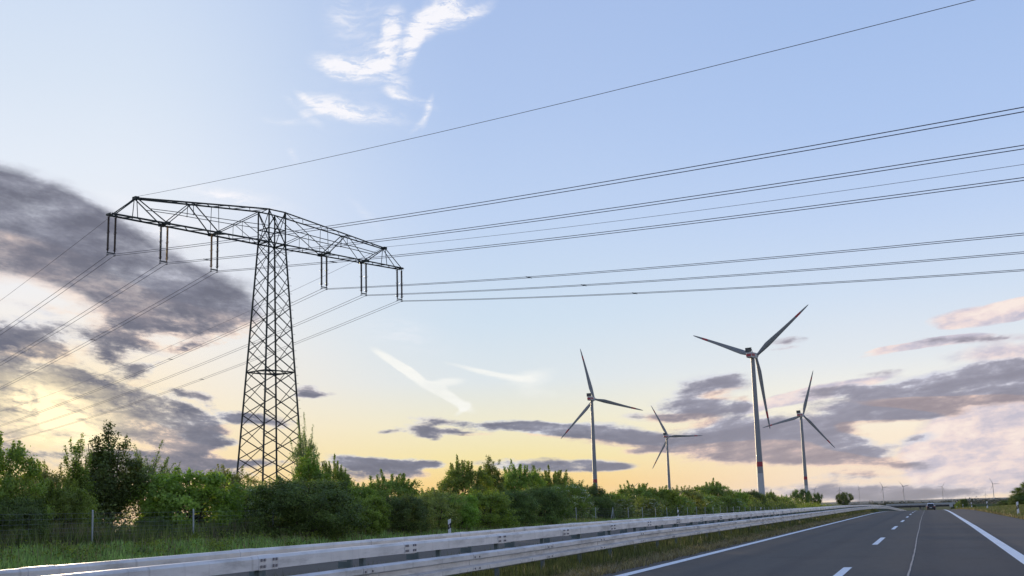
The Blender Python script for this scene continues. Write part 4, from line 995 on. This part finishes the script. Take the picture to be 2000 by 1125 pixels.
def turbine(hub, tips, D, label, group, ring=True, psi=24, base_r=3.3, top_r=1.75, HH=None):
    """hub, tips in photograph pixels; D = horizontal distance; true size blades scaled to what the photo shows"""
    hp = at_dist(*hub, D); va = math.atan2(hp[0], hp[1]); na = va + R(psi)
    nrm = Vector((math.sin(na), math.cos(na), 0)); e1 = Vector((math.cos(na), -math.sin(na), 0)); e2 = Vector((0, 0, 1))
    depth = (hp - np.array([0, 0, CAMH])) @ FW
    ph, Ls = [], []
    for tx, ty in tips:
        dx, dy = tx - hub[0], -(ty - hub[1]); 
        a_ = math.atan2(dy, dx); ph.append(a_); Ls.append(math.hypot(dx, dy) * 1.045)
    c_ = sum(math.cos(3 * a) for a in ph); s_ = sum(math.sin(3 * a) for a in ph); ph0 = math.atan2(s_, c_) / 3
    Lm = sum(Ls) / len(Ls) * depth / F
    best = None
    for dl_ in np.radians(np.arange(-14, 14.1, 1.)):
        for f_ in np.arange(.9, 1.13, .02):
            e_ = 0
            for k in range(3):
                a_ = ph0 + dl_ + k * 2 * math.pi / 3
                q_ = proj(hp + Lm * f_ * (np.array(e1) * math.cos(a_) + UPV * math.sin(a_)))
                e_ += min((q_[0] - tx) ** 2 + (q_[1] - ty) ** 2 for tx, ty in tips)
            if best is None or e_ < best[0]: best = (e_, dl_, f_)
    ph0 += best[1]; Lm *= best[2]; sc = Lm / (BL + 1.4); NS = sc * 1.3
    zg = gz(hp[0], hp[1]); 
    # tower stands under the hub, set back towards the viewer by the rotor overhang
    ov = 7.5 * sc
    bx, by = hp[0] - nrm.x * ov, hp[1] - nrm.y * ov; zg = gz(bx, by); H = hp[2] - zg
    root = empty('wind_turbine', (bx, by, zg)); tag(root, label, 'wind turbine', group)
    t = MB(); n = 12; t.lathe([(base_r * (1 - f) ** 1.25 * sc + top_r * (1 - (1 - f) ** 1.25) * sc, f * (H - 2.0 * sc)) for f in np.linspace(0, 1, 27)], 32)
    for i_ in range(len(t.f) - 2):
        if (i_ // 32 + .5) / 26 * H < 36: t.m[i_] = 1
    tw = t.build('tower', [M_tow, M_white], root, smooth=True)
    if ring:
        z0 = 34.5 - zg; f0 = z0 / (H - 2 * sc); f1 = (z0 + 4.2) / (H - 2 * sc)
        rr = [base_r * (1 - f) ** 1.25 * sc + top_r * (1 - (1 - f) ** 1.25) * sc + .06 for f in (f0, f1)]
        b = MB(); b.lathe([(rr[0], z0), (rr[1], z0 + 4.2)], 32); b.build('red_band', M_red, tw, smooth=True)
    Mr = Matrix(((e1.x, nrm.x, 0), (e1.y, nrm.y, 0), (0, 0, 1))).to_4x4()     # local x=e1, y=rotor axis, z=up
    nb = MB(); 
    poly = [(-1.9, -1.9), (-2.1, -.2), (-2.0, 1.7), (2.0, 1.7), (2.1, -.2), (1.9, -1.9)]
    def loft(mb, rings, mi=0):
        n_ = len(rings[0][1]); k0 = len(mb.v)
        for yv, pl in rings: mb.v += [(x_, yv, z_) for x_, z_ in pl]
        for i in range(len(rings) - 1):
            for k in range(n_): mb.f.append((k0 + i * n_ + k, k0 + i * n_ + (k + 1) % n_, k0 + (i + 1) * n_ + (k + 1) % n_, k0 + (i + 1) * n_ + k)); mb.m.append(mi)
        mb.f.append(tuple(k0 + k for k in range(n_))); mb.m.append(mi); mb.f.append(tuple(k0 + (len(rings) - 1) * n_ + k for k in range(n_))[::-1]); mb.m.append(mi)
    loft(nb, [(-8.2, [(x_ * .86, z_ * .80) for x_, z_ in poly]), (-7.6, [(x_ * .98, z_ * .98) for x_, z_ in poly]), (3.0, poly), (5.2, [(x_ * .8, z_ * .85) for x_, z_ in poly])])
    nb.xf(Matrix.Translation((0, 0, H)) @ Mr @ Matrix.Diagonal((NS, sc, NS, 1))); na_ = nb.build('nacelle', M_white, root)
    rb = MB(); loft(rb, [(-8.26, [(-1.7, -1.25), (-1.75, .55), (1.75, .55), (1.7, -1.25)]), (-8.22, [(-1.7, -1.25), (-1.75, .55), (1.75, .55), (1.7, -1.25)])])
    for sg in (-1, 1): rb.prism([(-7.4, -.7), (-7.4, .75), (-1.0, .75), (-1.0, -.7)], sg * 2.13 - .03, sg * 2.13 + .03)
    rb.xf(Matrix.Translation((0, 0, H)) @ Mr @ Matrix.Diagonal((NS, sc, NS, 1))); rb.build('red_stripe', M_red, na_)
    cb = MB(); cb.box(-2.15, 2.15, -8.0, -7.5, 1.75, 4.5); cb.box(-2.3, 2.3, -8.15, -7.35, 4.5, 4.75)
    for xx in (-2.15, -.75, .65, 2.05): cb.box(xx - .1, xx + .1, -8.1, -8.0, 1.7, 4.5)
    for sg in (-1, 1): cb.bar((sg * 1.9, -7.5, 4.2), (sg * 1.8, -4.0, 1.6), .25)
    cb.xf(Matrix.Translation((0, 0, H)) @ Mr @ Matrix.Diagonal((NS, sc, NS, 1))); cb.build('cooler', M_dark, na_)
    hb = MB(); k0 = 12
    prof = [(5.1, 1.5), (5.5, 1.9), (6.9, 2.05), (8.5, 1.9), (9.9, 1.3), (10.7, .4)]
    loft(hb, [(yv, [(r_ * math.cos(2 * math.pi * k / k0), r_ * math.sin(2 * math.pi * k / k0)) for k in range(k0)]) for yv, r_ in prof])
    hb.xf(Matrix.Translation((0, 0, H)) @ Mr @ Matrix.Scale(sc, 4)); hb.build('hub', M_white, root, smooth=True)
    global blade_mesh
    for k in range(3):
        a_ = ph0 + k * 2 * math.pi / 3
        if blade_mesh is None:
            o = blade_mb().build('blade', [M_blade, M_red], root, smooth=True); blade_mesh = o.data
        else:
            o = bpy.data.objects.new('blade', blade_mesh); col.objects.link(o); o.parent = root
        # blade local z along span; rotate into rotor plane
        zax = (e1 * math.cos(a_) + e2 * math.sin(a_)).normalized(); yax = nrm; xax = yax.cross(zax)
        mm = Matrix(((xax.x, yax.x, zax.x), (xax.y, yax.y, zax.y), (xax.z, yax.z, zax.z))).to_4x4()
        o.matrix_local = Matrix.Translation(Vector((nrm.x * ov, nrm.y * ov, H))) @ mm @ Matrix.Scale(sc, 4)
GT = 'large wind turbines behind the hedge'
turbine((1476.5, 695.5), [(1585, 598), (1342, 659), (1503, 832)], 1085, 'tallest and nearest wind turbine, white tower with red band, red-tipped blades', GT)
turbine((1160.5, 779.5), [(1130, 683), (1259, 803), (1093, 853)], 1500, 'leftmost large wind turbine, one blade pointing up left', GT)
turbine((1305.5, 852.7), [(1270, 793), (1374, 852), (1274, 913)], 2180, 'smallest of the large wind turbines, one blade pointing flat right', GT, ring=False)
turbine((1568.5, 811), [(1588, 727), (1634, 873), (1484, 833)], 1730, 'large wind turbine right of the tallest one, one blade nearly upright', GT)
GF = 'small distant wind turbines on the horizon'
far = [((1678, 953.6), [(1673, 945), (1684, 953), (1673, 961)], 'pale distant turbine nearest the lone flat-topped tree'),
       ((1724.6, 951.6), [(1716, 941), (1738.6, 951.4), (1719.4, 962.4)], 'distant turbine left of the bridge, one blade level to the right'),
       ((1764.6, 950.2), [(1754, 940.5), (1779, 947.6), (1762, 963)], 'distant turbine above the left part of the bridge'),
       ((1840.4, 951), [(1846.4, 942.4), (1830, 951.4), (1846.4, 960.6)], 'distant turbine above the right end of the bridge, beyond the car'),
       ((1939.6, 945.2), [(1931, 935.4), (1955.4, 945.2), (1934, 957)], 'distant turbine above the right bank, near the right photo edge'),
       ((1591, 956.5), [(1598, 947), (1581, 955), (1594, 961)], 'distant turbine just right of the foot of the rightmost large turbine'),
       ((1239, 950), [(1250, 942), (1226, 946), (1240, 962)], 'distant turbine whose blades peek over the hedge right of the leftmost large turbine'),
       ((1640, 957), [(1640, 949), (1648, 960), (1632, 961)], 'faint distant turbine peeking out behind the lone flat-topped tree'),
       ((1925, 966), [(1925, 959), (1931, 969), (1919, 969)], 'faintest far turbine left of the one near the right photo edge')]
for h_, t_, lab in far:
    turbine(h_, t_, 8200 if 'faint' not in lab else 11000, lab, GF, ring=False, psi=30, base_r=3.6, top_r=2.4)

# ------------------------------------------------------------------ bridge
BY = 900.
def bx_at(px): d = ray(px, 985); return d[0] / d[1] * BY
xl, xr = bx_at(1731), bx_at(1866); zb_ = float(gprof(BY))
zt_ = CAMH - 6.6 / F * 950
brg = empty('road_bridge', ((xl + xr) / 2, BY, zb_)); tag(brg, 'grey road bridge with pale railing crossing the motorway in the distance', 'bridge')
T = Matrix.Translation((-(xl + xr) / 2, -BY, -zb_))
b = MB(); b.box(xl, xr, BY - 6, BY + 6, zt_ - 1.7, zt_ - .25); b.xf(T).build('deck', M_concshade, brg)
b = MB(); b.box(xl - 1, xr + 1, BY - 6.3, BY - 5.95, zt_ - .55, zt_ - .1); b.xf(T).build('edge_beam', M_conc, brg)
b = MB()
for k in range(int((xr - xl) / 2.5) + 1): b.box(xl + k * 2.5, xl + k * 2.5 + .14, BY - 6.2, BY - 6.06, zt_ - .1, zt_ + .98)
b.box(xl, xr, BY - 6.2, BY - 6.08, zt_ + .9, zt_ + 1.02); b.box(xl, xr, BY - 6.15, BY - 6.12, zt_ + .05, zt_ + .85)
b.xf(T).build('railing', M_rail, brg)
for px_ in (1797, 1826):
    xx = bx_at(px_); b = MB(); b.box(xx - .6, xx + .6, BY - 4, BY + 4, zb_ - 3, zt_ - 1.7); b.xf(T).build('pier', M_conc, brg, bevel=.1)
for xx, sg in ((xl, -1), (xr, 1)):
    b = MB(); b.box(min(xx, xx + sg * 3), max(xx, xx + sg * 3), BY - 6.5, BY + 6.5, zb_ - 3, zt_ - .6); b.xf(T).build('abutment', M_conc, brg)
# embankments that carry the crossing road
def embank(x0, x1, label):
    xs = np.linspace(x0, x1, 20); f = np.interp(np.arange(20), [0, 19], [1, .0])
    rows = []
    for dy, hf in ((-26, 0), (-7, 1), (7, 1), (26, 0)):
        rows.append(np.stack([xs, np.full(20, BY + dy), zb_ - 1 + (zt_ - .3 - zb_ + 1) * hf * (.35 + .65 * f)], -1))
    slope = np.array([[x0 - (x1 - x0) / abs(x1 - x0) * 6, BY + dy, zb_ - 1] for dy in (-26, -7, 7, 26)])
    V = np.concatenate(rows); ii = np.arange(80).reshape(4, 20); fq = np.stack([ii[:-1, :-1], ii[:-1, 1:], ii[1:, 1:], ii[1:, :-1]], -1).reshape(-1, 4)
    n0 = len(V); V = np.concatenate([V, slope]); ex = np.array([[n0 + k, n0 + k + 1, ii[k + 1, 0], ii[k, 0]] for k in range(3)])
    tag(mesh_np('embankment', V, np.concatenate([fq, ex]), M_ground), label, kind='structure')
embank(xl + 1, xl - 260, 'grassy embankment left of the bridge'); embank(xr - 1, xr + 200, 'grassy embankment right of the bridge')
sg_ = at_dist(1858, 990, 700); zg = gz(sg_[0], sg_[1])
rs = empty('road_sign', (sg_[0], sg_[1], zg)); tag(rs, 'narrow grey sign on two slanting legs beside the right end of the bridge', 'road sign')
b = MB(); b.box(-.9, .9, -.04, .04, 3.2, 4.9); b.build('panel', M_rail, rs)
for sgn in (-1, 1): b = MB(); b.tube([(sgn * 1.0, 0, -.3), (sgn * .6, 0, 3.4)], .09, 6); b.build('leg', M_post, rs)

# ------------------------------------------------------------------ car ahead
cy = 288.; cx_ = .72
car = empty('car', (cx_, cy, float(gprof(cy)))); tag(car, 'dark estate car with silver roof frame driving away in the right lane', 'car')
def sect(mb, stations, mi=0):       # stations: (y, [(x,z)...]) lofted
    n_ = len(stations[0][1]); k0 = len(mb.v)
    for yv, pl in stations: mb.v += [(x_, yv, z_) for x_, z_ in pl]
    for i in range(len(stations) - 1):
        for k in range(n_): mb.f.append((k0 + i * n_ + k, k0 + i * n_ + (k + 1) % n_, k0 + (i + 1) * n_ + (k + 1) % n_, k0 + (i + 1) * n_ + k)); mb.m.append(mi)
    mb.f.append(tuple(k0 + k for k in range(n_))); mb.m.append(mi); mb.f.append(tuple(k0 + (len(stations) - 1) * n_ + k for k in range(n_))[::-1]); mb.m.append(mi)
def lower(w, z0, z1): return [(-w * .92, z0), (-w, z0 + .15), (-w, z1 - .12), (-w * .94, z1), (w * .94, z1), (w, z1 - .12), (w, z0 + .15), (w * .92, z0)]
b = MB(); sect(b, [(-2.3, lower(.84, .38, .92)), (-2.2, lower(.92, .25, .98)), (-.8, lower(.94, .22, 1.0)), (1.0, lower(.94, .22, .98)), (2.0, lower(.9, .25, .86)), (2.25, lower(.8, .32, .72))])
bd = b.build('body', M_cardark, car, bevel=.03)
def cab(w0, w1, z0, z1): return [(-w0, z0), (-w1, z1 - .05), (-w1 * .9, z1), (w1 * .9, z1), (w1, z1 - .05), (w0, z0)]
b = MB(); sect(b, [(-2.15, cab(.84, .80, .985, 1.02)), (-1.85, cab(.86, .66, .985, 1.56)), (-1.4, cab(.88, .67, .985, 1.66)), (.2, cab(.88, .67, .985, 1.67)), (1.3, cab(.86, .80, .965, 1.0))]); b.build('cabin', M_car, car, bevel=.02)
b = MB(); b.add([(-.70, -2.17, 1.03), (.70, -2.17, 1.03), (.58, -1.90, 1.52), (-.58, -1.90, 1.52), (-.70, -2.20, 1.03), (.70, -2.20, 1.03), (.58, -1.93, 1.52), (-.58, -1.93, 1.52)], [(0, 1, 2, 3), (7, 6, 5, 4), (0, 4, 5, 1), (1, 5, 6, 2), (2, 6, 7, 3), (3, 7, 4, 0)]); b.build('rear_window', M_glass, car)
for sgn in (-1, 1):
    b = MB(); b.add([(sgn * .895, -1.7, 1.03), (sgn * .895, .9, 1.03), (sgn * .70, .25, 1.58), (sgn * .70, -1.5, 1.58), (sgn * .87, -1.7, 1.03), (sgn * .87, .9, 1.03), (sgn * .68, .25, 1.58), (sgn * .68, -1.5, 1.58)], [(0, 1, 2, 3), (7, 6, 5, 4), (0, 4, 5, 1), (1, 5, 6, 2), (2, 6, 7, 3), (3, 7, 4, 0)]); b.build('side_window', M_glass, car)
    b = MB(); b.box(min(sgn * .60, sgn * .86), max(sgn * .60, sgn * .86), -2.33, -2.2, .80, .96); b.build('tail_light', M_tail, car, bevel=.02)
    b = MB(); b.box(min(sgn * .93, sgn * 1.08), max(sgn * .93, sgn * 1.08), .75, .9, 1.0, 1.14); b.build('mirror', M_car, car, bevel=.03)
b = MB(); b.box(-.82, .82, -2.38, -2.22, .26, .78); b.build('rear_bumper', M_carblack, car, bevel=.04)
b = MB(); b.box(-.26, .26, -2.40, -2.385, .62, .73); b.build('number_plate', M_plate, car)
for sx in (-1, 1):
    for yy in (-1.4, 1.45):
        b = MB(); b.lathe([(.20, -.1), (.31, -.1), (.335, -.06), (.335, .06), (.31, .1), (.20, .1)], 20); b.xf(Matrix.Translation((sx * .82, yy, .335)) @ Matrix.Rotation(math.pi / 2, 4, 'Y')); w_ = b.build('wheel', M_tyre, car, smooth=True)
        b = MB(); b.lathe([(.02, -.09), (.2, -.085), (.2, .085), (.02, .09)], 14); b.xf(Matrix.Translation((sx * .835, yy, .335)) @ Matrix.Rotation(math.pi / 2, 4, 'Y')); b.build('rim', M_rim, w_)

# ------------------------------------------------------------------ haze: one even box of air round the whole scene
hm = bpy.data.materials.new('haze_air'); hm.use_nodes = True; hn = hm.node_tree; hn.nodes.clear()
pv = hn.nodes.new('ShaderNodeVolumePrincipled'); pv.inputs['Color'].default_value = (.86, .88, .95, 1); pv.inputs['Density'].default_value = 1.2e-5; pv.inputs['Anisotropy'].default_value = .3
ho = hn.nodes.new('ShaderNodeOutputMaterial'); hn.links.new(pv.outputs[0], ho.inputs['Volume'])
b = MB(); b.box(-12500, 12500, -200, 13200, -14, 230)
tag(b.build('haze', hm), 'thin evening haze over the far fields', kind='stuff')
